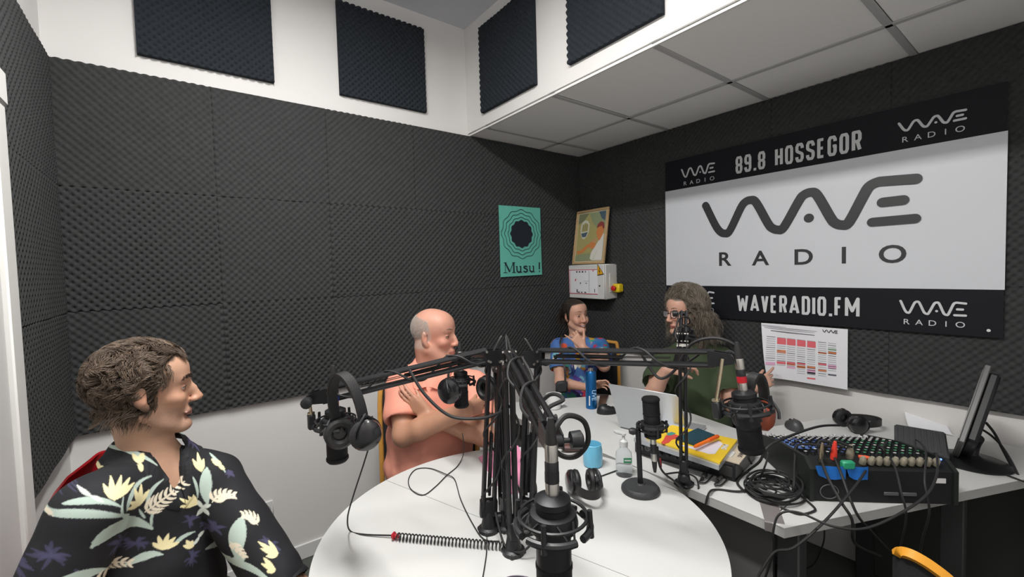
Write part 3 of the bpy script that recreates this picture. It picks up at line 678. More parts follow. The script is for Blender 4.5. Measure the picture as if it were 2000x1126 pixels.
class Head:
    """local frame: x forward, y to the person's left, z up; origin between the ears"""
    def __init__(s, c, fwd, up=(0,0,1), k=1.0):
        f = nrm(fwd); u = np.asarray(up, float); u = nrm(u-f*(u@f)); s.R = np.array([f, np.cross(u, f), u]).T; s.c = np.asarray(c, float); s.k = k
    def w(s, p): return s.c+s.R@(np.asarray(p, float)*s.k)
    def l(s, V): return ((V-s.c)@s.R)/s.k
    def build(s, G, fem=0, nose=1, smile=0, neck_to=None, neck_r=.056, jowl=0, brow=1, chin=1, lean=0):
        k = s.k; R = s.R; W = s.w
        E = lambda c, r, kk, op='u', RR=None: G.ell(W(c), np.array(r)*k, R if RR is None else R@RR, kk, op)
        C = lambda a, b, ra, rb, kk, op='u': G.cap(W(a), W(b), ra*k, rb*k, kk, op)
        E((-.013,0,.045), (.094,.076,.082), .01)
        E((.022,0,-.020), (.066,.060-.007*lean,.088), .03)
        E((.038,0,.055), (.052,.060,.050), .03)
        for y in (-1,1):
            C((.0,.056*y,-.050), (.062,.020*y,-.100), .015+.006*jowl, .015, .022)
            E((.060,.041*y,-.020), (.020,.020-.002*lean,.017), .022)
            if lean: E((.048,.066*y,-.060), (.030,.016,.026), .022, 'c')
            C((.0835,.012*y,.029), (.071,.042*y,.031), .0085*brow, .0065*brow, .010)
        E((.076,0,-.101), (.018,.022*(1-.2*fem),.016), .022)
        if jowl: E((.02,0,-.095), (.055,.05,.025), .03)
        for y in (-1,1):                                         # eye sockets, lids
            E((.096,.0325*y,.008), (.018,.017,.012), .010, 'c')
            E((.0665,.0325*y,.007), (.0125,.0140,.0125), .004)
        nl = .024*(nose-1)
        C((.083,0,.022), (.098+nl*.6,0,-.004), .0078, .0080, .010); C((.098+nl*.6,0,-.004), (.109+nl,0,-.029), .0080, .0088, .006)
        E((.108+nl,0,-.031), (.0100,.0098,.0085), .005); C((.088,0,-.037), (.106+nl,0,-.034), .0070, .0068, .005); C((.085,0,.012), (.100+nl*.5,0,-.022), .0075, .0085, .006)
        for y in (-1,1): E((.098+nl*.5,.0125*y,-.034), (.010,.0065,.0075), .006); E((.101+nl*.5,.0065*y,-.043), (.006,.003,.003), .003, 'c')
        mw = .022+.008*smile; mz = .006*smile
        C((.0845,-.010,-.060), (.0845,.010,-.060), .0065, .0065, .012)
        for y in (-1,1):
            C((.0915,0,-.0625), (.081-.003*smile,mw*y,-.066+mz), .0045, .003, .005)
            C((.0900,0,-.0725), (.081-.003*smile,mw*y*.95,-.067+mz), .0052, .003, .005)
            if smile: E((.070,.040*y,-.036), (.016,.014,.016), .02)
        C((.0950,-.018,-.0672), (.0950,.018,-.0672), .0020, .0020, .002, 'c')
        if smile:
            G.cap(W((.090,-.016,-.067)), W((.090,.016,-.067)), .0042*k, .0042*k, .003, 'c')
        for y in (-1,1):                                         # ears
            Re = np.array([[math.cos(.35*y),-math.sin(.35*y),0],[math.sin(.35*y),math.cos(.35*y),0],[0,0,1]])
            E((-.010,.082*y,.004), (.0175,.0070,.029), .004, 'u', Re); E((.0,.080*y,-.024), (.010,.007,.012), .006)
            E((-.005,.0915*y,.008), (.010,.007,.017), .004, 'c')
        nk = np.asarray(neck_to) if neck_to is not None else W((-.05,0,-.2))
        G.cap(W((-.028,0,-.045)), nk, neck_r*k, (neck_r+.006)*k, .03)
        G.cap(W((-.012,0,-.075)), nk+.015*s.R[:,0], (.034+.008*jowl)*k, .045*k, .022)
    def colour(s, V, base, tan=None, bald=None, lip=(.42,.12,.10), stubble=0, stub_col=(.18,.14,.12), scalp=None, smile=0, scalp_line=None, flush=.6, teeth=False):
        L = s.l(V); x, y, z = L[:,0], L[:,1], L[:,2]; ay = np.abs(y); C = np.tile(np.array(base, float), (len(V),1))
        near = (np.abs(z) < .16) & (x*x+y*y < .02)
        def mix(w_, c):
            nonlocal C; w_ = (w_*near)[:,None]; C = C*(1-w_)+np.array(c)*w_
        front = sm(.03,.07,x)
        mix(flush*.45*front*gs((ay-.038)**2+(z+.03)**2, .022), (base[0]*1.02, base[1]*.70, base[2]*.66))
        mix(flush*.5*front*gs(ay**2+(z+.03)**2, .016), (base[0]*1.0, base[1]*.66, base[2]*.62))
        mix(.5*gs((ay-.08)**2+(z)**2, .03), (base[0]*1.0, base[1]*.66, base[2]*.6))
        if tan is not None: C = C*(1-sm(-.14,-.26,z)[:,None]*(1-np.array(tan)))
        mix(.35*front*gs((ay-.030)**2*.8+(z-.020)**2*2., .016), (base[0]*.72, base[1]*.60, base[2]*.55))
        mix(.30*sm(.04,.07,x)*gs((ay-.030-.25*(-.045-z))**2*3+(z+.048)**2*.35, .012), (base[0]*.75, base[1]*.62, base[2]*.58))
        if stubble: mix(stubble*sm(-.035,-.055,z)*sm(-.02,.02,x)*sm(-.13,-.105,z)*(.75+.25*np.sin(V[:,0]*900)*np.sin(V[:,2]*870)), stub_col)
        mzz = .006*smile*np.clip(ay/.03,0,1)**2; mw = .024+.008*smile
        lipm = sm(.072,.082,x)*sm(mw+.004, mw-.002, ay)*sm(.0115,.0075,np.abs(z+.0675-mzz)*(1+.5*(ay/mw)**2))
        mix(.8*lipm, lip)
        mix(.85*sm(.072,.08,x)*sm(mw+.004,mw,ay)*sm(.0022,.0010,np.abs(z+.0672-mzz)), (.10,.03,.03))
        if teeth: mix(sm(.07,.08,x)*sm(.022,.018,ay)*sm(.0050,.0035,np.abs(z+.0660-mzz)), (.72,.68,.62))
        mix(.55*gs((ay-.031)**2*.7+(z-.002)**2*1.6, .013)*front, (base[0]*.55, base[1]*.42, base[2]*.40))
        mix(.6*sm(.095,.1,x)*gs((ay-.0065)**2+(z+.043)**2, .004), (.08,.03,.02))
        if bald is not None: mix(.62*sm(.022,.010,x-.9*np.minimum(z,0)+.25*np.maximum(z-.03,0))*sm(.088,.066,z+.3*x)*sm(-.055,-.040,z)*(1-gs((x+.006)**2+(z-.002)**2, .024)*(ay>.072)), bald)
        if scalp is not None:
            mix(s.hairmask(L, scalp_line), scalp)
        return np.clip(C, 0, 1)
    def hairmask(s, L, line=None):
        x, y, z = L[:,0], L[:,1], L[:,2]; ay = np.abs(y); line = line or (.070, .035)
        hl = line[0]+(x-.06)*.3           # height of the hairline at the forehead
        top = sm(hl-.006, hl+.006, z-.0)*(z > 0); back = sm(line[1]+.004, line[1]-.006, x-.35*z)*sm(-.055,-.040,z+.4*x)
        ear = 1-gs((x+.004)**2+(z-.002)**2, .020)*(ay > .074)
        return np.clip(np.maximum(top, back), 0, 1)*ear*(1-sm(.0,.010,x-.018-.30*z)*sm(.086,.078,z))
    def eyes(s, rt, iris=(.10,.06,.03), look=(1,0,0), close=0, skin=(.5,.3,.2)):
        lidm = mat('eyelid_skin_%d' % int(skin[0]*1000), (skin[0]*.80, skin[1]*.68, skin[2]*.66), .5)
        for y in (-1,1):
            e = MB(); c = s.w((.0695,.0325*y,.007)); e.ball(c, .0125*s.k, 18); eo = part(rt, 'eye', e, mat('eye_white', (.62,.58,.55), .25, coat=.5))
            d = s.R@nrm(look); q = MB(); q.lathe([(.0055,.0105),(.0052,.0122),(.003,.0128)], c, d, 14); part(eo, 'iris', q, mat('iris_dark', iris, .2, coat=1))
            rr = .0139*s.k; up0 = .42-.62*close
            def ep(a, ph, r_=rr): return c+s.R@(r_*np.array([math.cos(ph)*math.cos(a), math.cos(ph)*math.sin(a), math.sin(ph)]))
            for nm, e0, e1 in (('upper_eyelid', up0, 1.35), ('lower_eyelid', -.34+.10*close, -1.35)):
                v = [ep(a, e0*math.cos(a*.9)+(e1-e0*math.cos(a*.9))*j/5, rr*(1 if j else .985)) for a in np.linspace(-1.45,1.45,15) for j in range(6)]
                lm = MB().add(v, [(i*6+j, i*6+j+1, (i+1)*6+j+1, (i+1)*6+j) for i in range(14) for j in range(5)]); part(rt, nm, lm, lidm)
            l = MB(); l.tube([ep(a, up0*math.cos(a*.9)-.02, rr*1.02) for a in np.linspace(-1.1,1.1,9)], .0010*s.k, 5); part(eo, 'eyelashes', l, mat('lash_dark', (.02,.012,.01), .6))
    def brows(s, rt, col, thick=1, z0=.034, raise_=0, dx=.003):
        for y in (-1,1):
            V = []; F = []; mb = MB(); rr = random.Random(3)
            for i in range(70):
                t = rr.random(); b = np.array([.0905+dx-.022*t**1.6, (.010+.036*t)*y, z0+raise_+.006*math.sin(t*2.6)-.003*t+rr.uniform(-.0025,.0025)*thick]); d = nrm(np.array([-.15*t,.75*y,.35-.5*t]))
                mb.tube([s.w(b), s.w(b+d*.005+np.array([.001,0,0])), s.w(b+d*.010)], [.0008*thick,.0007*thick,.0002], 3)
            part(rt, 'eyebrow', mb, col)
def strands(roots, dirs, lens, seg, rad, flow, gravity=0, curl=0, curlf=40, noise=.3, sides=3, shell=None, seed=1, colA=(.08,.05,.03), colB=(.2,.14,.09), clump=0, pull=.16):
    """tapered tubes grown from roots; returns V, F, colours"""
    r = np.random.default_rng(seed); n = len(roots); P = roots.copy(); D = dirs.copy(); pts = [P.copy()]
    step = (lens/seg)[:,None]; drift = r.normal(0, 1, (n,3))*noise; ph = r.uniform(0, 6.28, n); ax1 = r.normal(0,1,(n,3)); ax1 /= np.linalg.norm(ax1,axis=1)[:,None]
    if clump:
        nc = max(2, n//clump); cen = roots[r.choice(n, nc, replace=False)]
        cid = np.concatenate([np.argmin(((roots[a:a+512,None]-cen[None])**2).sum(2), 1) for a in range(0, n, 512)])
        drift = .8*drift[r.integers(0,n,nc)][cid]*1.3+.25*drift; ph = ph[:nc][cid]+r.normal(0,.25,n); ax1 = ax1[:nc][cid]; cnt = np.maximum(np.bincount(cid, minlength=nc),1)[:,None]
    for i in range(seg):
        if clump and i > 1:
            Mn = np.stack([np.bincount(cid, P[:,k], nc) for k in range(3)], 1)/cnt; P = P+(Mn[cid]-P)*pull
        D = D+flow(P)*.35+drift*.35+np.array([0,0,-gravity])*(.3+.2*i); D /= np.linalg.norm(D,axis=1)[:,None]+1e-9
        P = P+D*step
        if shell is not None: P = shell(P)
        q = P.copy()
        if curl:
            side = np.cross(D, ax1); side /= np.linalg.norm(side,axis=1)[:,None]+1e-9; up = np.cross(D, side); a = ph+curlf*(i+1)/seg
            q = q+(side*np.cos(a)[:,None]+up*np.sin(a)[:,None])*curl*min(1,(i+1)/3)
        pts.append(q)
    Pn = np.stack(pts, 1); L = seg+1
    tan = np.gradient(Pn, axis=1); tan /= np.linalg.norm(tan,axis=2)[:,:,None]+1e-9
    ref = np.array([.3,.2,.93]); s1 = np.cross(tan, ref); s1 /= np.linalg.norm(s1,axis=2)[:,:,None]+1e-9; s2 = np.cross(tan, s1)
    taper = rad*(1-np.linspace(0,1,L)**2*.85); rv = r.uniform(.6,1.3,n)
    V = np.stack([Pn+(s1*math.cos(2*PI*k/sides)+s2*math.sin(2*PI*k/sides))*(taper[None,:,None]*rv[:,None,None]) for k in range(sides)], 2)   # n L sides 3
    base = (np.arange(n)*L*sides)[:,None,None]; i0 = (np.arange(seg)*sides)[None,:,None]; k0 = np.arange(sides)[None,None,:]; k1 = (k0+1)%sides
    F = np.stack([base+i0+k0, base+i0+k1, base+i0+sides+k1, base+i0+sides+k0], -1).reshape(-1,4)
    mixv = (r.random(n) if not clump else .45*r.random(n)+.55*r.random(nc)[cid])[:,None,None]*.8+.2*np.linspace(0,1,L)[None,:,None]; C = np.array(colA)*(1-mixv)[...,None]+np.array(colB)*mixv[...,None]
    C = np.broadcast_to(C, (n,L,sides,3)).reshape(-1,3)
    return V.reshape(-1,3), F, C
def hand(G, wr, d, n, t, L=1., curl=(.3,.35,.4,.45), spread=.12, thumb=(.6,.5,.3), straight=(), k=.006, tc=.3):
    """wr wrist, d towards the fingers, n palm normal (fingers curl that way), t side of the thumb"""
    d = nrm(d); n = nrm(np.asarray(n)-d*(np.asarray(n)@d)); t = nrm(np.asarray(t)-d*(np.asarray(t)@d)-n*(np.asarray(t)@n)); wr = np.asarray(wr, float)
    offs = [.026,.009,-.008,-.024]; kn = [.088,.090,.084,.076]; seg = [(.040,.025,.020),(.044,.028,.021),(.040,.026,.020),(.031,.020,.018)]; rad = [.0088,.0088,.0083,.0074]
    for i in range(4):
        kp = wr+L*(d*kn[i]+t*offs[i]); G.cap(wr+L*(d*.012+t*offs[i]*.55), kp, .0135*L, .0105*L, .010)
        a = 0; p = kp; sd = nrm(d+t*spread*(1.5-i)*.6)
        for j in range(3):
            a += curl[i]*(1.0 if j else .8)*(1.35 if j == 1 else 1); q = p+L*seg[i][j]*(math.cos(a)*sd+math.sin(a)*n)
            G.cap(p, q, rad[i]*L*(1-.08*j), rad[i]*L*(.92-.10*j), .0025 if j or i else .004); p = q
    b = wr+L*(d*.022+t*.020+n*.004); m_ = b+L*.042*nrm(d*thumb[0]+t*thumb[1]+n*thumb[2]); G.cap(b, m_, .0145*L, .0105*L, .008)
    e = nrm(m_-b); e2 = nrm(e+tc*n+.25*d); q = m_+L*.030*e2; G.cap(m_, q, .0098*L, .0090*L, .003); G.cap(q, q+L*.022*nrm(e2+tc*n+.2*d), .0090*L, .0072*L, .003)
def arm(G, sh, el, wr, ru=.046, rf=.040, rw=.026, k=.02):
    sh, el, wr = [np.asarray(a, float) for a in (sh, el, wr)]
    G.cap(sh, el, ru*1.08, ru*.86, k); m_ = el+(wr-el)*.28; G.cap(el, m_, ru*.84, rf, k); G.cap(m_, wr, rf, rw, .012); G.cap(sh+(el-sh)*.35, sh+(el-sh)*.6, ru*1.06, ru*1.0, k)
def torso(G, nb, pel, side, fwd, w=.175, dp=.105, belly=0, grow=0, k=.05, sh_r=.05, shL=None, shR=None, bust=0):
    nb = np.asarray(nb, float); pel = np.asarray(pel, float); up = nrm(nb-pel); side = nrm(side-up*(side@up)); fw_ = np.cross(side, up) if np.cross(side, up)@fwd > 0 else -np.cross(side, up)
    R = np.array([fw_, side, up]).T; Lt = np.linalg.norm(nb-pel); g = grow
    P = lambda t, f=0: pel+up*Lt*t+fw_*f
    G.ell(P(.74), (dp+g, w*.92+g, Lt*.27), R, k); G.ell(P(.45,.01+belly*.35), (dp*.95+belly*.6+g, w*.84+belly*.5+g, Lt*.28), R, k); G.ell(P(.2,.01+belly*.4), (dp*.98+belly*.7+g, w*.88+belly*.5+g, Lt*.24), R, k); G.ell(P(.0), (dp+g, w*.98+g, Lt*.22), R, k)
    if bust:
        for y in (-1,1): G.ell(P(.66,dp*.75)+side*y*w*.42, (.045+g,.055+g,.05+g), R, .03)
    for s_ in (shL, shR):
        if s_ is not None: G.cap(nb-up*.035, s_, sh_r*.95+g*.8, sh_r+g*.7, .05)
    return R, P
def folds(V, N, amp, f, seed=0):
    r = np.random.default_rng(seed); out = np.zeros(len(V))
    for i in range(5):
        d = r.normal(0,1,3)*np.array([1,1,.45]); d /= np.linalg.norm(d); w2 = r.normal(0,1,3); ph = r.uniform(0,6)
        out += np.sin(V@d*f*(1+.4*i)+1.6*np.sin(V@w2*f*.35+ph))/(1+.5*i)
    return V+N*(amp*out)[:,None]
def vnorm(V, F):
    a = V[F[:,2]]-V[F[:,0]]; b = V[F[:,3]]-V[F[:,1]]; n = np.cross(a, b); N = np.zeros_like(V)
    for k in range(4): np.add.at(N, F[:,k], n)
    return N/(np.linalg.norm(N,axis=1)[:,None]+1e-12)
def skinmat(name, base): return mat(name, base, .48, attr='col', noise=.05, nscale=60, bump=.25, bscale=450, sss=.12, spec=.4)
def px(u, v, d): return at(u, v, d=d)
CR, CU, CF = RT, UP, FW            # picture directions, only to read poses off the photograph
def cdir(r, u, f): return nrm(CR*r+CU*u+CF*f)
KNEE = [.43, .50]
def seat_legs(G, R, P, pel, zs=.50, h1=.075, knee=.43, spread=.13, grow=0, shin=True, foot=.1):
    f = R[:,0].copy(); f[2] = 0; f = nrm(f); sd = nrm(np.cross([0,0,1], f))
    for y in (-1,1):
        hp = np.array([pel[0], pel[1], zs+.02])+sd*y*.085; kn = hp+f*KNEE[0]+sd*y*(spread-.085); kn[2] = KNEE[1]
        G.cap(hp, kn, h1+.012+grow, h1*.78+grow, .04)
        an = kn+f*.02-np.array([0,0,KNEE[1]-.10])
        G.cap(kn, an, .056+grow, .042+grow, .03)
    return f, sd
def person(name_label, H, nb, pel, shL, shR, elL, elR, wrL, wrR, h, base, w=.175, dp=.105, belly=0, ru=.046, rf=.041, rw=.027, fem=0, hl=None, hr=None, headkw={}, colkw={}, bust=0, fwdh=None, lo=None, hi=None):
    allp = np.array([nb, pel, shL, shR, elL, elR, wrL, wrR, H.c]); mn = allp.min(0)-.24; mx = allp.max(0)+.24; mn[2] = .03; mx[2] = H.c[2]+.16
    f = np.array(fwdh, float); mn = np.minimum(mn, pel+f*.55-.16); mx2 = np.maximum(mx, pel+f*.55+.16); mx2[2] = mx[2]; mx = mx2; mn[2] = .03
    if lo is not None: mn = np.maximum(mn, lo)
    G = SDF(mn, mx, h)
    side = shL-shR
    R, P = torso(G, nb, pel, side, f, w, dp, belly, 0, .05, .048, shL, shR, bust)
    seat_legs(G, R, P, pel)
    f2 = R[:,0]; 
    arm(G, shL, elL, wrL, ru, rf, rw); arm(G, shR, elR, wrR, ru, rf, rw)
    if hl: hand(G, wrL, **hl)
    if hr: hand(G, wrR, **hr)
    H.build(G, fem=fem, neck_to=nb, **headkw)
    V, F = G.mesh(); V = relax(V, F, 2)
    rt = root('person', name_label, 'person', (pel[0], pel[1], 0))
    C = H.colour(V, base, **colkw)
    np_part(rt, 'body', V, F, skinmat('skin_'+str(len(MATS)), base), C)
    return rt, R, P, G
def shirt(rt, R, P, H, nb, pel, shL, shR, elL, elR, h, w, dp, belly, m, sl=.6, ru=.046, grow=.015, vdepth=.10, collar=True, col=None, seed=1, amp=.0022, hem=.0, flare=.008, lo=None, bust=0, name='shirt', vr=.03, shr=.048, ckw=None, fine=False):
    pts = np.array([nb, pel, shL, shR, shL+(elL-shL)*sl, shR+(elR-shR)*sl]); mn = pts.min(0)-.22; mx = pts.max(0)+.22; mx[2] = nb[2]+.09; mn[2] = pel[2]-.14
    if lo is not None: mn = np.maximum(mn, lo)
    G = SDF(mn, mx, h); torso(G, nb, pel, shL-shR, R[:,0], w, dp, belly, grow, .05, shr, shL, shR, bust)
    up = R[:,2]; f = R[:,0]; sd = R[:,1]
    for s_, e_ in ((shL, elL), (shR, elR)):
        q = s_+(e_-s_)*sl; G.cap(s_, q, ru+grow, ru+grow+flare, .035); d = nrm(e_-s_); G.cap(q-d*.004, q+d*.03, ru+.006, ru+.008+flare, .008, 'c')
    G.cap(nb+up*.03, nb+up*.25+f*.03, .062, .075, .006, 'c')
    G.cap(nb+f*(dp*.55)+up*.03, nb+f*(dp+.045)-up*vdepth, vr+.012, .008, .006, 'c')
    if False:
        for y in (-1,1):
            ring = [nb-f*.060+up*.035, nb-f*.040+sd*y*.050+up*.034, nb+sd*y*.066+up*.022, nb+f*.045+sd*y*.058+up*.0, nb+f*(dp*.80)+sd*y*.040-up*.035]
            for a, b in zip(ring[:-1], ring[1:]): G.cap(a, b, .0085, .0085, .006); G.cap(a-up*.016+sd*y*.006, b-up*.020+sd*y*.012, .0075, .0075, .010)
            G.cap(ring[-1]-up*.012+sd*y*.02, nb+f*(dp*.9+.02)+sd*y*.052-up*.085, .0065, .004, .008)
    if collar: camp_collar(rt, G, R, nb, dp, vdepth, m, col, **(ckw or {}))
    G.plane(P(hem), -up+.0*f)
    V, F = G.mesh(); V = relax(V, F, 1); N = vnorm(V, F); V = folds(V, N, amp, 16, seed); V = folds(V, N, amp*.45, 42, seed+1)
    if fine: V, F = subdiv(V, F); N = vnorm(V, F)
    C = col(V, N) if col else None
    o = np_part(rt, name, V, F, m, C)
    return o, (V, F)
def camp_collar(rt, Gs, R, nb, dp, vdepth, m, colf=None, tipw=.085, tipd=.07, lift=.0):
    f, sd, up = R[:,0], R[:,1], R[:,2]; F = Gs.F; 
    def d_at(p):
        q = (p-Gs.o)/Gs.h; i = np.clip(np.floor(q).astype(int), 0, np.array(F.shape)-2); t = q-i; v = 0
        for a in (0,1):
            for b in (0,1):
                for c in (0,1): v += F[i[0]+a,i[1]+b,i[2]+c]*(t[0] if a else 1-t[0])*(t[1] if b else 1-t[1])*(t[2] if c else 1-t[2])
        return float(v)
    def push(p, dist):
        p = np.array(p, float)
        for _ in range(6):
            v = d_at(p)
            if v >= dist-.0003: break
            g = np.array([d_at(p+e)-d_at(p-e) for e in np.eye(3)*Gs.h]); p = p+nrm(g)*(dist-v)
        return p
    for y in (-1,1):
        V0 = nb+f*(dp+.02)-up*vdepth*.95
        inner = spline([nb-f*.062+up*(.052+lift), nb-f*.035+sd*y*.056+up*(.050+lift), nb+f*.02+sd*y*.066+up*(.034+lift), nb+f*.060+sd*y*.046+up*.000, nb+f*(dp*.72+.02)+sd*y*.028-up*vdepth*.45, V0+sd*y*.004], 5)
        outer = spline([nb-f*.095+up*.012, nb-f*.050+sd*y*.088+up*.010, nb+f*.02+sd*y*.108-up*.006, nb+f*.065+sd*y*tipw-up*(tipd-.035), nb+f*(dp*.72+.03)+sd*y*(tipw*.75)-up*(tipd+.012), V0+sd*y*.014], 5)
        n = len(inner); K = 6; P = []
        for i in range(n):
            for k in range(K+1):
                t = k/K; p = inner[i]*(1-t)+outer[i]*t+up*(.010*math.sin(PI*min(1,t*1.6))*(1-i/n)); P.append(push(p, .0035+.004*(1-t)))
        P = np.array(P); a = np.arange(n*(K+1)).reshape(n, K+1); Fc = np.stack([a[:-1,:-1],a[1:,:-1],a[1:,1:],a[:-1,1:]], -1).reshape(-1,4); N = vnorm(P, Fc)
        cen = P.mean(0); N = N if ((N*(P-nb)).sum(1)).mean() > 0 else -N
        V2 = np.concatenate([P, P+N*.0022]); o = len(P); F2 = Fc+o
        rim = np.concatenate([a[:,0], a[-1,1:], a[-2::-1,-1], a[0,-2:0:-1]]); nx_ = np.roll(rim,-1); Fr = np.stack([rim, nx_, nx_+o, rim+o], -1)
        Vs, Fs = V2, np.concatenate([Fc[:, ::-1], F2, Fr])
        for _ in range(3 if colf else 1):       # finer grid so that the print stays crisp
            E = {}; F3 = []; Vl = list(Vs)
            def mid(i, j):
                k_ = (min(i,j), max(i,j))
                if k_ not in E: E[k_] = len(Vl); Vl.append((Vs[i]+Vs[j])/2)
                return E[k_]
            for q in Fs.tolist():
                m_ = [mid(q[j], q[(j+1)%4]) for j in range(4)]; c = len(Vl); Vl.append(sum(Vs[j] for j in q)/4)
                F3 += [(q[j], m_[j], c, m_[j-1]) for j in range(4)]
            Vs, Fs = np.array(Vl), np.array(F3)
        np_part(rt, 'collar', Vs, Fs, m, colf(Vs, np.tile(nrm(N.mean(0)), (len(Vs),1))) if colf else None)
def trousers(rt, R, P, pel, m, col=None, h=.009, top=.16, label=None, name='trousers'):
    f = R[:,0].copy(); f[2] = 0; f = nrm(f); mn = np.minimum(pel, pel+f*.6)-.26; mx = np.maximum(pel, pel+f*.6)+.26; mn[2] = .02; mx[2] = pel[2]+.25
    G = SDF(mn, mx, h); G.ell(P(.05), (.125,.19,.13), R, .03); seat_legs(G, R, P, pel, grow=.014); G.plane(P(top), R[:,2]); G.plane((0,0,.07), (0,0,-1))
    V, F = G.mesh(); N = vnorm(V, F); V = folds(V, N, .002, 18, 5); np_part(rt, name, V, F, m, col, label)
    for y in (-1,1):                                             # shoes
        sd = nrm(np.cross([0,0,1], f)); kn = np.array([pel[0],pel[1],0])+sd*y*.13+f*.45; S2 = MB(); S2.ball(kn+f*.05+np.array([0,0,.045]), (.135,.048,.045), 16, np.array([f, np.cross([0,0,1], f), [0,0,1]]).T); part(rt, 'shoe', S2, M_rub)
def cloud(mb_centres, pal, base, seed=0, rad=.03, edge=.004):
    def fn(V, N):
        r = np.random.default_rng(seed); C = np.tile(np.array(base, float), (len(V),1)); mn, mx = V.min(0), V.max(0)
        for i in range(mb_centres):
            c = r.uniform(mn, mx); a = r.normal(0,1,3); a /= np.linalg.norm(a); q = V-c; al = q@a; d = np.sqrt(((q-al[:,None]*a)**2).sum(1)+(al*.55)**2)
            d = d+.006*np.sin(V@r.normal(0,1,3)*110); w_ = sm(rad*r.uniform(.5,1.1), 0, d); w_ = sm(.0,.12,w_)[:,None]; C = C*(1-w_)+np.array(pal[r.integers(len(pal))])*w_
        return C
    return fn
def scalp_roots(H, n, seed, mask, r=(.0935,.0755,.0825), c=(-.013,0,.045)):
    g = np.random.default_rng(seed); D = g.normal(0,1,(n*6,3)); D /= np.linalg.norm(D,axis=1)[:,None]; L = np.array(c)+D*np.array(r); Nn = D/np.array(r); Nn /= np.linalg.norm(Nn,axis=1)[:,None]
    k = mask(L); L = L[k][:n]; Nn = Nn[k][:n]
    return L, Nn
def shellf(H, r=(.096,.078,.085), c=(-.013,0,.045), out=1.35, zl=-.03):
    r = np.array(r); c = np.array(c)
    def fn(P):
        L = H.l(P)-c; q = np.sqrt(((L/r)**2).sum(1)); s_ = np.where(q < 1, 1/np.maximum(q,.2), np.where((q > out) & (L[:,2]+c[2] > zl), out/q, 1))[:,None]
        L2 = L*s_+c; nk = L2[:,:2]-np.array([-.035,0]); dd = np.sqrt((nk**2).sum(1))
        f = np.where((L2[:,2] < -.02) & (dd < .066), .066/np.maximum(dd,.01), 1)[:,None]; L2[:,:2] = nk*f+np.array([-.035,0])
        return H.w(L2) if False else H.c+(L2*H.k)@H.R.T
    return fn
def hair_part(rt, H, L, Nn, dirl, lens, seg, rad, flowl, **k):
    roots = H.c+(L*H.k)@H.R.T; D = dirl@H.R.T
    V, F, C = strands(roots, D, lens*H.k, seg, rad, lambda P: (flowl(H.l(P)))@H.R.T, **k)
    np_part(rt, 'hair', V, F, mat('hair_strands', (.1,.07,.05), .55, attr='col', noise=.1, nscale=80, spec=.4), C)
def un(a): return a/(np.linalg.norm(a,axis=1)[:,None]+1e-9)
M_denim = mat('pale_denim', srgb(150,165,175), .85, noise=.08, nscale=120, bump=.3)
M_dark_tr = mat('dark_trousers', (.03,.032,.04), .9, noise=.1)
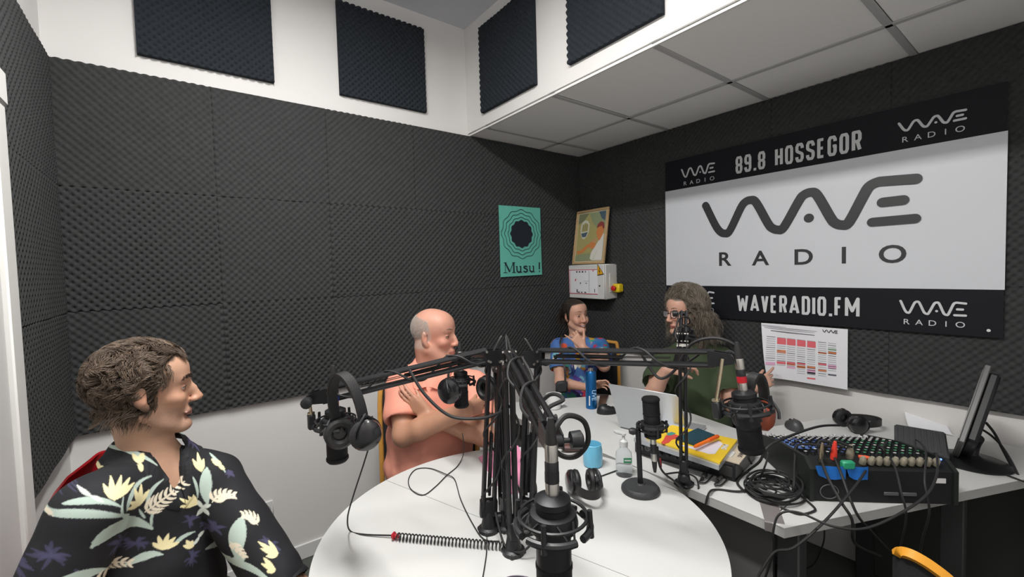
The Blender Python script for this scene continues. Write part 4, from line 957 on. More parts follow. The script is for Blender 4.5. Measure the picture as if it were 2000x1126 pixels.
# ------------------------------------------------ 1: man in the dark floral shirt, far left
def man_floral():
    KNEE[:] = [.54, .585]
    base = (.53,.315,.215)
    H = Head(px(286,766,1.15), cdir(.785,.04,.62), (0,0,1), 1.0)
    nb = px(292,888,1.18); shR = px(176,990,.99); shL = px(420,930,1.27)
    pel = nb+np.array([-.02,-.0,-.50]); elR = px(98,1170,.94); elL = px(548,1135,1.20)
    wrR = px(420,1290,.98); wrL = px(640,1200,1.20); f = nrm(np.cross([0,0,1], shR-shL)); 
    if f@CR < 0: f = -f
    rt, R, P, G = person('person in black shirt printed with cream ferns, seated in profile, farthest left', H, nb, pel, shL, shR, elL, elR, wrL, wrR, .0047, base, w=.165, dp=.10, belly=.02, fwdh=f, lo=np.array([XL+.004,-9,-9]),
        hl=dict(d=CR*.6-UP*.3, n=-UP, t=CF, curl=(.4,.4,.4,.4)), hr=dict(d=CR*.9, n=-UP, t=CF*1., curl=(.4,.4,.4,.4)),
        headkw=dict(nose=1.12, brow=1.25, neck_r=.051, lean=1), colkw=dict(lip=(.37,.18,.14), stubble=.6, stub_col=(.25,.155,.12), scalp=(.07,.045,.03), scalp_line=(.090,.032)))
    H.eyes(rt, look=(1,-.05,-.02), close=.3, skin=base); H.brows(rt, mat('brow_hair', (.05,.03,.02), .7), 1.9, .031, dx=.0062)
    ax = nrm(R[:,0]*.55-nrm(nb-CAM)*1.0); ax[2] = 0; ax = nrm(ax); sx_ = nrm(np.cross([0,0,1], ax)); 
    if sx_@CR < 0: sx_ = -sx_
    ref = [(140,985,.88),(430,930,1.16),(300,1100,.95),(250,930,1.02),(480,1080,1.12)]
    A = []; Bv = []
    for u, v, d in ref: q = px(u, v, d); A.append([q@sx_, q[2], 1]); Bv.append([u, v])
    K = np.linalg.lstsq(np.array(A), np.array(Bv, float), rcond=None)[0]
    def printed(V, N):
        uv = np.stack([V@sx_, V[:,2], np.ones(len(V))], 1)@K; C = np.tile(np.array((.0085,.0095,.013)), (len(V),1)); front = (N@ax > -.35)
        uv = uv+np.where(front[:,None], 0, 37)
        def st(p0, p1, p2, w_, c, al=1, pw=.8, ends=.15):
            nonlocal C
            p0, p1, p2 = [np.array([a[0]/2.14, 600+a[1]/2.14]) for a in (p0, p1, p2)]; w_ = w_/2.14/2*1.25
            mn = np.minimum(np.minimum(p0,p1),p2)-w_-3; mx = np.maximum(np.maximum(p0,p1),p2)+w_+3
            k = np.where(((uv > mn) & (uv < mx)).all(1))[0]
            if not len(k): return
            t = np.linspace(0,1,13)[:,None]; cv = (1-t)**2*p0+2*t*(1-t)*p1+t*t*p2; ww = w_*(ends+(1-ends)*np.sin(PI*t[:,0]**pw))
            d = np.linalg.norm(uv[k][:,None]-cv[None], axis=2)-ww[None]
            a = cv[:-1]; b = cv[1:]; ab = b-a; tt = np.clip(((uv[k][:,None]-a[None])*ab[None]).sum(2)/((ab**2).sum(1)+1e-9), 0, 1)
            d = (np.linalg.norm(uv[k][:,None]-a[None]-tt[...,None]*ab[None], axis=2)-(ww[:-1]+(ww[1:]-ww[:-1])*tt)).min(1)
            m_ = (sm(.9,-.4,d-.35)*al)[:,None]; C[k] = C[k]*(1-m_)+np.array(c)*m_
        rr = random.Random(4)
        pur, grn, crm, yel, wht = srgb(74,72,104), srgb(184,202,192), srgb(236,226,204), srgb(240,229,180), srgb(214,222,214)
        for cx, cy, L_ in [(865,985,58),(560,1065,70),(320,1090,75),(870,565,55),(285,800,75),(640,1090,60),(180,1010,60),(740,690,45),(420,1180,60),(960,1000,60),(230,1180,60),(1010,700,30),(900,1180,60),(1180,1020,60)]:
            for i in range(13):
                a = rr.uniform(0,2*PI); l = L_*rr.uniform(.6,1); q = (cx+l*math.cos(a), cy+l*.8*math.sin(a)); mid = (cx+.5*l*math.cos(a)+rr.uniform(-8,8), cy+.5*l*math.sin(a)-12)
                st((cx,cy), mid, q, 9, pur, .62)
        def fern(p0, p1, p2, L_, n, c):
            p0, p1, p2 = map(np.array, (p0,p1,p2)); st(p0, p1, p2, 7, c)
            for i in range(n):
                t = (i+.6)/n; q = (1-t)**2*p0+2*t*(1-t)*p1+t*t*p2; d = 2*(1-t)*(p1-p0)+2*t*(p2-p1); d = d/np.linalg.norm(d); nn = np.array([-d[1], d[0]]); l = L_*(1-.55*t)
                for s_ in (-1,1): st(q, q+l*.55*(nn*s_*.95+d*.15), q+l*(nn*s_*.8+d*.75), 12*(1-.3*t), c)
        def flower(c, tips, col, w_=17):
            for q in tips: st(c, ((c[0]+q[0])/2+(q[1]-c[1])*.08, (c[1]+q[1])/2-(q[0]-c[0])*.08), q, w_, col, 1, 1.0)
        for a in [((270,935),(390,860),(560,915),30),((440,1045),(520,900),(692,1015),56),((905,685),(895,790),(922,872),42),((320,872),(420,805),(508,858),22),((495,668),(580,628),(670,695),15),((545,890),(530,790),(642,744),17),((640,880),(640,800),(700,762),14),((800,1110),(840,1050),(902,1044),14),((1060,905),(1030,1010),(1050,1112),48),((785,525),(835,512),(868,548),30),((560,940),(505,900),(515,820),8),((520,900),(590,950),(600,940),8),((680,925),(672,960),(692,1020),9),((610,905),(640,950),(650,955),8),((840,740),(870,790),(880,850),10),((150,900),(200,880),(290,915),26),((1075,1080),(1060,1120),(1040,1160),26),((60,1130),(130,1060),(200,1050),20),((620,1200),(700,1130),(760,1150),30),((330,1230),(420,1150),(520,1170),40),((980,1150),(1100,1120),(1180,1190),30),((930,610),(960,640),(990,690),12)]: st(*a, grn)
        fern((640,925),(700,875),(808,770),64,8,crm); fern((940,860),(965,790),(1034,800),42,6,crm); fern((365,705),(410,690),(458,672),26,5,crm); fern((155,905),(220,890),(300,930),20,5,crm); fern((1130,930),(1110,880),(1060,890),40,5,crm); fern((1020,1040),(1060,1070),(1080,1100),26,4,crm); fern((480,1230),(560,1180),(640,1190),50,6,crm)
        for c_, tips in [((480,828),[(438,770),(466,742),(508,740),(545,750),(566,772)]),((612,880),[(568,795),(600,783),(640,812),(552,850),(545,880)]),((885,890),[(798,862),(800,902),(832,846),(856,838)]),((880,705),[(838,650),(866,616),(892,642)]),((765,1125),[(708,1090),(728,1056),(772,1046),(806,1066),(826,1092)]),((205,1125),[(168,1112),(198,1082),(236,1108)]),((592,690),[(572,660),(612,650),(598,724)]),((960,660),[(935,636),(965,640),(985,675)]),((1215,1050),[(1130,1010),(1140,1040),(1160,1070),(1180,1000)]),((1190,1120),[(1150,1080),(1140,1110),(1160,1140)]),((900,1120),[(850,1110),(860,1085),(890,1090)])]: flower(c_, tips, yel)
        for c_, tips in [((910,905),[(886,868),(934,876),(898,954),(934,934)]),((400,820),[(358,796),(440,838)]),((930,1075),[(950,1045),(900,1110),(935,1060)]),((660,660),[(690,645),(700,668)])]: flower(c_, tips, wht, 13)
        return C
    m = mat('floral_shirt_cloth', (.01,.01,.014), .8, attr='col', bump=.2, bscale=600)
    shirt(rt, R, P, H, nb, pel, shL, shR, elL, elR, .0046, .165, .10, .02, m, sl=1.0, vdepth=.13, col=printed, seed=3, lo=np.array([XL+.004,-9,-9]), grow=.018, hem=.02, amp=.0042, fine=True)
    trousers(rt, R, P, pel, mat('grey_green_trousers', srgb(150,165,155), .9, noise=.05))
    mask = lambda L: (H.hairmask(L, (.090,.034)) > .5)
    L, Nn = scalp_roots(H, 7500, 11, mask)
    def flow(L):
        x, y, z = L.T; a = np.stack([-.55+1.5*sm(.03,.07,x)*sm(.07,.1,z), .15*np.sign(y), -.6-.5*sm(.08,0,z)+.6*sm(.04,.08,x)], 1)
        a += .7*np.stack([np.sin(z*95+y*60), np.sin(x*90+z*50), np.sin(y*85+x*70+1)], 1); return a
    hair_part(rt, H, L, Nn, Nn*1.0+np.array([0,0,.1]), rng.uniform(.035,.065,len(L)), 6, .00085, flow, noise=.42, clump=32, pull=.16, shell=shellf(H, (.097,.079,.085), out=1.19), colA=(.028,.018,.013), colB=(.21,.15,.108), seed=5, curl=.003, curlf=7)
    # nape: longer wavy locks falling to the collar
    L, Nn = scalp_roots(H, 3500, 12, lambda L: (L[:,0] < -.045) & (L[:,2] < .05) & (L[:,2] > -.03))
    hair_part(rt, H, L, Nn, Nn*.8+np.array([-.1,0,-.5]), rng.uniform(.045,.08,len(L)), 6, .0009, lambda L: np.stack([-.05+.5*np.sin(L[:,2]*70+L[:,1]*50), .3*np.sin(L[:,2]*60), -1.1+0*L[:,0]], 1), noise=.25, clump=34, shell=shellf(H, (.097,.079,.085), out=1.16, zl=-.2), colA=(.035,.024,.017), colB=(.17,.12,.085), seed=6, curl=.003, curlf=10)
    return H
# ------------------------------------------------ 2: bald man in the salmon shirt, arms crossed
def man_salmon():
    KNEE[:] = [.43, .50]
    base = (.54,.275,.20)
    H = Head(px(849,657,1.97), cdir(.96,.02,-.27), (0,0,1), 1.0)
    nb = px(846,714,2.0); shR = px(787,750,1.96); shL = px(926,752,1.97); pel = px(842,950,2.0)
    elR = px(788,850,1.80); wrR = px(912,800,1.73); elL = px(946,850,1.82); wrL = px(838,812,1.81)
    f = cdir(.18,0,-.98); f[2] = 0; f = nrm(f)
    rt, R, P, G = person('person in a salmon pink short-sleeved shirt, bald, arms crossed behind the round table', H, nb, pel, shL, shR, elL, elR, wrL, wrR, .0049, base, w=.185, dp=.12, belly=.05, ru=.050, rf=.045, rw=.031, fwdh=f,
        hr=dict(d=CR*.55-UP*.05+CF*.8, n=CF*.8-CR*.5, t=UP, curl=(.25,.25,.25,.25), thumb=(.9,.2,.3)), hl=dict(d=-CR*.85+UP*.65+CF*.02, n=CF*.9+CR*.2, t=UP*1.+CR*.4, curl=(.22,.2,.2,.22), thumb=(.9,.25,.1), spread=.05),
        headkw=dict(nose=.96, jowl=1.3, neck_r=.067), colkw=dict(lip=(.46,.17,.14), scalp=None, bald=(.46,.38,.33), flush=.8, tan=(.80,.82,.72)))
    me = bpy.data.objects[ [c.name for c in rt.children if c.name.startswith('body')][0] ].data
    H.eyes(rt, look=(1,-.1,0), close=.45, skin=base); H.brows(rt, mat('brow_grey', (.30,.22,.18), .8), .8, .034)
    m = mat('salmon_cotton', srgb(226,150,130), .85, noise=.04, nscale=30, bump=.25, bscale=500)
    shirt(rt, R, P, H, nb, pel, shL, shR, elL, elR,   .0045, .185, .12, .05, m, sl=.62, ru=.050, vdepth=.07, seed=8, amp=.0032, grow=.016, flare=.012, hem=.04)
    pk = MB(); ff = R[:,0]; up = R[:,2]; sd = R[:,1]
    trousers(rt, R, P, pel, M_denim)
    L, Nn = scalp_roots(H, 6000, 21, lambda L: (L[:,0] < .016+.9*np.minimum(L[:,2],0)-.25*np.maximum(L[:,2]-.03,0)) & (L[:,2] < .080-.3*L[:,0]) & (L[:,2] > -.03) & ~((np.abs(L[:,0]+.006) < .022) & (L[:,2] < .035)), r=(.0945,.0765,.0830))
    hair_part(rt, H, L, Nn, Nn*.5+np.array([-.3,0,-.6]), rng.uniform(.005,.008,len(L)), 3, .00035, lambda L: np.tile([-.3,0,-.7], (len(L),1)), noise=.1, colA=(.30,.27,.24), colB=(.60,.57,.53), seed=9)
    return H
# ------------------------------------------------ 3: woman in the multicoloured top
def woman():
    base = (.60,.345,.25)
    H = Head(px(1124,617,3.0), cdir(.50,.0,-.87), UP*1-RT*.10, .93)
    nb = px(1128,660,3.02); shR = px(1092,677,2.98); shL = px(1172,677,2.98); pel = px(1126,815,3.02)
    elR = px(1094,746,2.86); wrR = px(1150,757,2.73); elL = px(1180,714,2.76); wrL = px(1139,678,2.70)
    f = cdir(.12,0,-.99); f[2] = 0; f = nrm(f)
    rt, R, P, G = person('smiling person in bright multicoloured top, hand raised to the cheek', H, nb, pel, shL, shR, elL, elR, wrL, wrR, .0045, base, w=.14, dp=.09, ru=.040, rf=.033, rw=.023, fem=1, fwdh=f, bust=1, lo=None,
        hr=dict(d=CR*.9+UP*.3, n=-UP*.3-CF*.6, t=UP, L=.88, curl=(.5,.5,.5,.5)), hl=dict(d=-CR*.62+UP*.78, n=CF*1.0, t=CR*.6+UP*.8, L=.92, curl=(1.25,1.35,1.35,.06), spread=.35, thumb=(.75,.75,.1), tc=0.),
        headkw=dict(nose=.88, smile=1, neck_r=.046, brow=.6), colkw=dict(lip=(.40,.10,.10), scalp=(.03,.022,.018), smile=1, teeth=True, scalp_line=(.088,.016)))
    H.eyes(rt, look=(1,.1,0), close=.25, skin=base); H.brows(rt, mat('brow_dark', (.05,.03,.02), .8), .8, .035)
    pal = [srgb(190,45,70), srgb(60,150,130), srgb(200,150,40), srgb(235,235,225), srgb(40,110,170), srgb(215,90,60), srgb(80,60,140), srgb(120,180,200), srgb(40,60,120)]
    m = mat('multicolour_cloth', (.1,.1,.3), .8, attr='col', bump=.2, bscale=500)
    shirt(rt, R, P, H, nb, pel, shL, shR, elL, elR, .0042, .14, .09, 0, m, sl=.55, ru=.040, vdepth=.12, collar=False, col=cloud(700, pal, srgb(70,110,175), 5, .034), seed=4, amp=.002, grow=.014, bust=1, name='blouse', vr=.034, shr=.042, flare=.014, hem=-.1)
    trousers(rt, R, P, pel, m, None, label='multicoloured skirt cloth', name='skirt')
    L, Nn = scalp_roots(H, 2600, 31, lambda L: (H.hairmask(L, (.086,.020)) > .5))
    hair_part(rt, H, L, Nn, Nn*.15+np.array([-1,0,-.1]), rng.uniform(.05,.09,len(L)), 6, .0011, lambda L: un(np.array([-.10,0,.0])-L), noise=.05, shell=shellf(H, (.097,.079,.085)), colA=(.018,.013,.010), colB=(.06,.045,.035), seed=10)
    L, Nn = scalp_roots(H, 500, 32, lambda L: (L[:,0] < -.095) & (np.abs(L[:,2]-.03) < .04))
    hair_part(rt, H, L, Nn, Nn, rng.uniform(.14,.20,len(L)), 8, .0013, lambda L: np.tile([-.15,.5,-1.2], (len(L),1)), noise=.12, colA=(.02,.015,.01), colB=(.10,.06,.04), seed=13)
    b = MB(); up = R[:,2]; ff = R[:,0]; sd = R[:,1]
    return H, rt, R, P, nb
# ------------------------------------------------ 4: man with curly hair and glasses in green
def man_green():
    base = (.60,.345,.255)
    H = Head(px(1334,611,2.5), cdir(-.93,-.10,-.33), (0,0,1), .97)
    nb = px(1352,672,2.53); shR = px(1300,706,2.44); shL = px(1412,702,2.5); pel = px(1360,852,2.50)
    elR = px(1276,764,2.30); wrR = px(1302,722,2.21); elL = px(1432,792,2.34); wrL = px(1474,757,2.27)
    f = cdir(-.38,0,-.92); f[2] = 0; f = nrm(f)
    rt, R, P, G = person('person with curly hair, glasses and dark green T-shirt, pointing at the wall sheet', H, nb, pel, shL, shR, elL, elR, wrL, wrR, .0047, base, w=.175, dp=.115, belly=.03, fwdh=f, ru=.046, rf=.041, rw=.028,
        hr=dict(d=CR*.9+UP*.30-CF*.1, n=-UP*.8+CF*.3, t=-CF+UP*.2, curl=(.5,.55,.6,.6), thumb=(.8,.5,.35)), hl=dict(d=CR*.80+UP*.42+CF*.05, n=CF*.8-UP*.35, t=UP*.9-CR*.3, curl=(.25,.75,.85,.9), spread=.2, thumb=(1.0,.45,.3), tc=.1),
        headkw=dict(nose=1.1, neck_r=.056), colkw=dict(lip=(.42,.13,.11), stubble=.15, scalp=(.12,.10,.075), scalp_line=(.090,.050)))
    H.eyes(rt, look=(1,0,-.35), close=.8, skin=base); H.brows(rt, mat('brow_greybrown', (.14,.10,.08), .8), .9, .036)
    m = mat('green_cotton', srgb(58,72,48), .9, noise=.06, nscale=30, bump=.2, bscale=500)
    shirt(rt, R, P, H, nb, pel, shL, shR, elL, elR, .0045, .175, .115, .03, m, sl=.62, vdepth=.045, collar=False, seed=14, amp=.0034, grow=.022, flare=.016, name='t_shirt', hem=-.1)
    trousers(rt, R, P, pel, M_dark_tr)
    L, Nn = scalp_roots(H, 5200, 41, lambda L: (H.hairmask(L, (.090,.050)) > .5))
    fl = lambda L: np.stack([-.25-1.1*sm(0,.06,L[:,0]), np.sign(L[:,1])*.30, -.85-.9*sm(.06,-.04,L[:,2])], 1)
    hair_part(rt, H, L, Nn, Nn*1.1+np.array([-.2,0,.25]), rng.uniform(.14,.26,len(L)), 13, .0010, fl, noise=.30, clump=30, pull=.07, shell=shellf(H, (.101,.085,.091), out=1.50, zl=.0), curl=.0075, curlf=17, colA=(.085,.065,.048), colB=(.40,.35,.28), seed=15)
    # glasses
    g = MB()
    def ring(y): return [H.w((.100-.10*(abs(q_[0]+y)**2)*3-.002, y+q_[0], .004+q_[1])) for q_ in [(.0235*np.sign(math.cos(a))*abs(math.cos(a))**.6, .0195*np.sign(math.sin(a))*abs(math.sin(a))**.6) for a in np.linspace(0,2*PI,25)[:-1]]]
    for y in (-.032,.032): g.tube(ring(y), .0022, 6, closed=True)
    g.tube([H.w((.100,-.010,.009)), H.w((.103,0,.011)), H.w((.100,.010,.009))], .002, 6)
    for y in (-1,1): g.tube([H.w((.092,.055*y,.010)), H.w((.075,.074*y,.010)), H.w((.0,.083*y,.010)), H.w((-.02,.083*y,-.005))], .0018, 6)
    gf = part(rt, 'glasses', g, mat('glasses_frame', srgb(40,14,24), .25, coat=.5), 'dark burgundy square spectacle frame')
    for y in (-.032,.032):
        l = MB(); r_ = ring(y); l.add([*r_], [tuple(range(24))]); part(gf, 'lens', l, mat('lens_glass', (.9,.9,.95), .05, alpha=.18, spec=.6), smooth=False)
    return H
if PEOPLE:
    HF = man_floral(); HS = man_salmon(); HW = woman(); HG = man_green()
# ================================================================ TABLES
def P2(u, v, z=T): q = at(u, v, z=z); return (q[0], q[1])
def slab(name, pts, z, th, m, label=None, cat=None, group=None, rt=None, plabel=None):
    mb = MB().prism(pts, z, z+th)
    return part(rt, name, mb, m, plabel) if rt else thing(name, mb, m, label, cat, group)
RC, RR_ = np.array([-1.85,-1.491]), .556
s0, s1_ = np.array([-2.034,-1.005]), np.array([-1.78,-1.831]); sd_ = nrm(s1_-s0); sn_ = np.array([-sd_[1], sd_[0]])
rtb = root('round_table', 'white round table in the foreground with a thin seam across its top', 'table', (RC[0],RC[1],0))
for sg in (1,-1):
    off = (s0-RC)@sn_; pts = []
    for k in range(181):
        a = 2*PI*k/180; p = RC+RR_*np.array([math.cos(a), math.sin(a)]); 
        if ((p-RC)@sn_-off)*sg > .0009: pts.append((((p-RC)@sd_), tuple(p), a))
    angs = sorted(pts, key=lambda q: math.atan2((np.array(q[1])-RC)@sn_*sg-off*sg, q[0]))
    poly = [q[1] for q in angs]; l = math.sqrt(RR_**2-off**2); e1 = RC+sn_*(off+.0009*sg)+sd_*l*.9995; e2 = RC+sn_*(off+.0009*sg)-sd_*l*.9995
    poly = [tuple(e1)]+poly+[tuple(e2)]
    part(rtb, 'tabletop', MB().prism(poly, T-.022, T), M_table)
part(rtb, 'under_frame', MB().lathe([(.44,0),(.44,.03)], (RC[0],RC[1],T-.053), (0,0,1), 40), mat('frame_grey', (.2,.2,.2), .5))
for k in range(4):
    a = PI/4+k*PI/2+.3; part(rtb, 'leg', MB().tube([(RC[0]+.40*math.cos(a),RC[1]+.40*math.sin(a),0),(RC[0]+.36*math.cos(a),RC[1]+.36*math.sin(a),T-.05)], .02, 12), mat('frame_grey', (.2,.2,.2)))
D1 = [(-1.208,-.518),(-1.286,-.66),(-1.288,-1.938),(-.655,-1.938),(-.645,-1.559),(-.597,-1.304),(-.605,-.87),(-.656,-.814)]
D2 = [(-1.288,-1.942),(-1.292,-1.983),(-.402,-2.372),(-.045,-2.53),(-.045,-1.815),(-.124,-1.785),(-.546,-1.614),(-.640,-1.580),(-.651,-1.942)]
def desk(name, poly, label, legs):
    c = np.mean(poly, 0); r = root(name, label, 'desk', (c[0],c[1],0))
    part(r, 'tabletop', MB().prism(poly, T-.002, T), M_table); q = [tuple(c+(np.array(p)-c)*.9985) for p in poly]
    part(r, 'edge_board', MB().prism(q, T-.03, T-.002), M_edge, 'grey-white edge of the desk board')
    for x, y, s_ in legs:
        part(r, 'leg', MB().box((x,y,(T-.03)/2), (s_,s_,T-.03), bev=.004), mat('leg_dark_grey', (.055,.06,.06), .5, metal=.3))
    return r
dk1 = desk('desk', D1, 'white desk carrying the laptop, blue can and magazines', [(-1.21,-.70,.05),(-.72,-.93,.05),(-.72,-1.80,.05)])
dk2 = desk('desk', D2, 'white angled desk under the mixing console, along the banner wall', [(-1.19,-1.965,.06),(-.52,-2.22,.06),(-.11,-2.42,.06),(-.11,-1.88,.06)])
part(dk1, 'side_panel', MB().box((-1.20,-1.80,.36), (.02,.24,.68), bev=.002), mat('panel_grey', (.10,.10,.10), .6))
part(dk1, 'modesty_panel', MB().box((-.70,-1.36,.50), (.018,.84,.38), bev=.002), mat('panel_grey', (.10,.10,.10)))
part(dk2, 'added_dark_panel', MB().box((-.055,-2.45,.36), (.018,1.22,.70), bev=.002), mat('panel_dark_green_grey', (.050,.056,.048), .7, noise=.2, nscale=200))  # added sheet, put in to darken the white wall below this desk
tp = MB(); q0 = at(1503,985,z=T+.002); tpd = nrm(at(1512,1018,z=T)-at(1500,978,z=T)); 
tp.ribbon([at(1498,972,z=T+.0012), at(1504,990,z=T+.0012), at(1513,1019,z=T+.0012), at(1513,1019,z=T+.0012)+np.array([-.003,-.001,-.004]), at(1513,1019,z=T)+np.array([-.004,-.002,-.028])], .05, .0006, [(0,0,1)]*3+[(-.9,-.4,.1)]*2)
thing('duct_tape', tp, mat('grey_tape', srgb(120,115,115), .5, noise=.1), 'strip of grey duct tape joining the two desks at their front corner', 'tape')
# ================================================================ CHAIRS
def chair(c, f, label, back_m, frame_m, seat_m, zt=.93, w_=.42, back_off=.21, shell=False):
    f = nrm([f[0],f[1],0]); sd = nrm(np.cross([0,0,1], f)); c = np.array([c[0],c[1],0.]); R = np.array([f, sd, [0,0,1]]).T
    r = root('chair', label, 'chair', c, R)
    def arc(x0, bow, z, n=9, ww=w_): return [np.array([x0-bow*(1-(2*i/(n-1)-1)**2), ww*(i/(n-1)-.5), z]) for i in range(n)]
    part(r, 'seat', MB().box((.0,0,.45), (.42,.42 if not shell else .34,.035), bev=.014), seat_m, local=True)
    rows = 17; vs = []; fs = []; n = 15
    for s_ in (0,1):
        for j in range(rows):
            t = j/(rows-1); z = (.58 if not shell else .47)+(zt-(.58 if not shell else .47))*t; wz = w_*(1 if not shell else math.sqrt(max(.02,1-max(0,(t-.45)/.56)**2.2)))
            for p in arc(-back_off-.05*t, .045, z, n, wz): vs.append(p+np.array([-.018*s_,0,0]))
    I = lambda s_, j, i: s_*rows*n+j*n+i
    for s_ in (0,1):
        for j in range(rows-1):
            for i in range(n-1): fs.append((I(s_,j,i),I(s_,j,i+1),I(s_,j+1,i+1),I(s_,j+1,i)))
    for j in range(rows-1):
        for i in (0,n-1): fs.append((I(0,j,i),I(0,j+1,i),I(1,j+1,i),I(1,j,i)))
    for i in range(n-1):
        for j in (0,rows-1): fs.append((I(0,j,i),I(0,j,i+1),I(1,j,i+1),I(1,j,i)))
    part(r, 'backrest', MB().add(vs, fs), back_m, local=True)
    if shell: pass
    else:
        fr = MB(); path = [(-.16,-w_/2-.008,.43),(-back_off,-w_/2-.008,.60),(-back_off-.04,-w_/2-.008,zt-.03),(-back_off-.062,-w_/2+.03,zt+.012),(-back_off-.09,0,zt+.016),(-back_off-.062,w_/2-.03,zt+.012),(-back_off-.04,w_/2+.008,zt-.03),(-back_off,w_/2+.008,.60),(-.16,w_/2+.008,.43)]
        fr.tube(spline(path, 6), .012, 8); part(r, 'back_frame', fr, frame_m, local=True)
    for sx in (-1,1):
        for sy in (-1,1): part(r, 'leg', MB().tube([(sx*.17,sy*(.15 if shell else .18),.44),(sx*.20,sy*(.15 if shell else .20),.01)], .011, 8), frame_m if not shell else M_silver, local=True)
    return r
M_redpl = mat('red_shell_plastic', srgb(160,22,30), .35, noise=.03)
def chairs():
    pb = px(842,950,2.0); f = cdir(.18,0,-.98); chair(pb-nrm([f[0],f[1],0])*.0, f, 'black-backed chair with yellow wood frame behind the salmon shirt', M_dkfab, M_wood, M_dkfab, zt=.92, w_=.45, back_off=.17)
    pb = px(1126,815,3.02); f = cdir(-.10,0,-.99); chair(pb+nrm(CR)*.10, f, 'black-backed chair with yellow wood frame behind the multicoloured top', M_dkfab, M_wood, M_dkfab, zt=.94, w_=.40, back_off=.10)
    pb = px(1360,852,2.50); chair(pb+np.array([.05,0,0]), cdir(-.38,0,-.92), 'dark chair under the person in green, almost hidden', M_dkfab, M_black, M_dkfab, zt=.72, w_=.36, back_off=.12)
    nb = px(292,888,1.18); c = nb+np.array([.02,.0,0]); bk_ = px(214,950,1.28); ff_ = nrm([*cdir(.80,0,-.60)[:2],0]); chair(bk_+ff_*.21, ff_, 'red plastic shell chair behind the floral shirt', M_redpl, M_redpl, M_redpl, zt=.985, w_=.33, back_off=.15, shell=True)
chairs()
# bent-wood rim of the empty chair at the bottom right
def rim_chair():
    pts = [px(1752,1082,1.06), px(1762,1078,1.05), px(1785,1085,1.03), px(1820,1106,1.01), px(1862,1140,.99), px(1905,1190,.98)]
    c = px(1800,1300,1.05); r = root('chair', 'empty chair at bottom right showing only its orange curved rim', 'chair', (c[0],c[1],0))
    part(r, 'back_rim', MB().ribbon(spline(pts, 8), .022, .012, [-CF*.6+UP*.4]*41), mat('orange_wood', srgb(225,155,45), .4, noise=.1, nscale=30))
    b = [p-np.array([0,0,.03]) for p in pts]; vs = [*[p+np.array([0,0,-.012]) for p in pts], *[p+np.array([0,0,-.22]) for p in pts]]; n = len(pts)
    part(r, 'backrest', MB().add(vs+[v+CF*.012 for v in vs], [(i,i+1,n+i+1,n+i) for i in range(n-1)]+[(2*n+i,2*n+i+1,3*n+i+1,3*n+i) for i in range(n-1)]), M_dkfab)
    e = pts[-1]; part(r, 'seat', MB().box((e[0]+.05,e[1]-.10,.45), (.40,.40,.03), bev=.012), M_dkfab)
    for dx, dy in ((-.12,-.27),(.22,-.27),(.22,.07),(-.12,.07)): part(r, 'leg', MB().tube([(e[0]+dx,e[1]+dy,.44),(e[0]+dx,e[1]+dy,.01)], .011), M_blackm)
rim_chair()
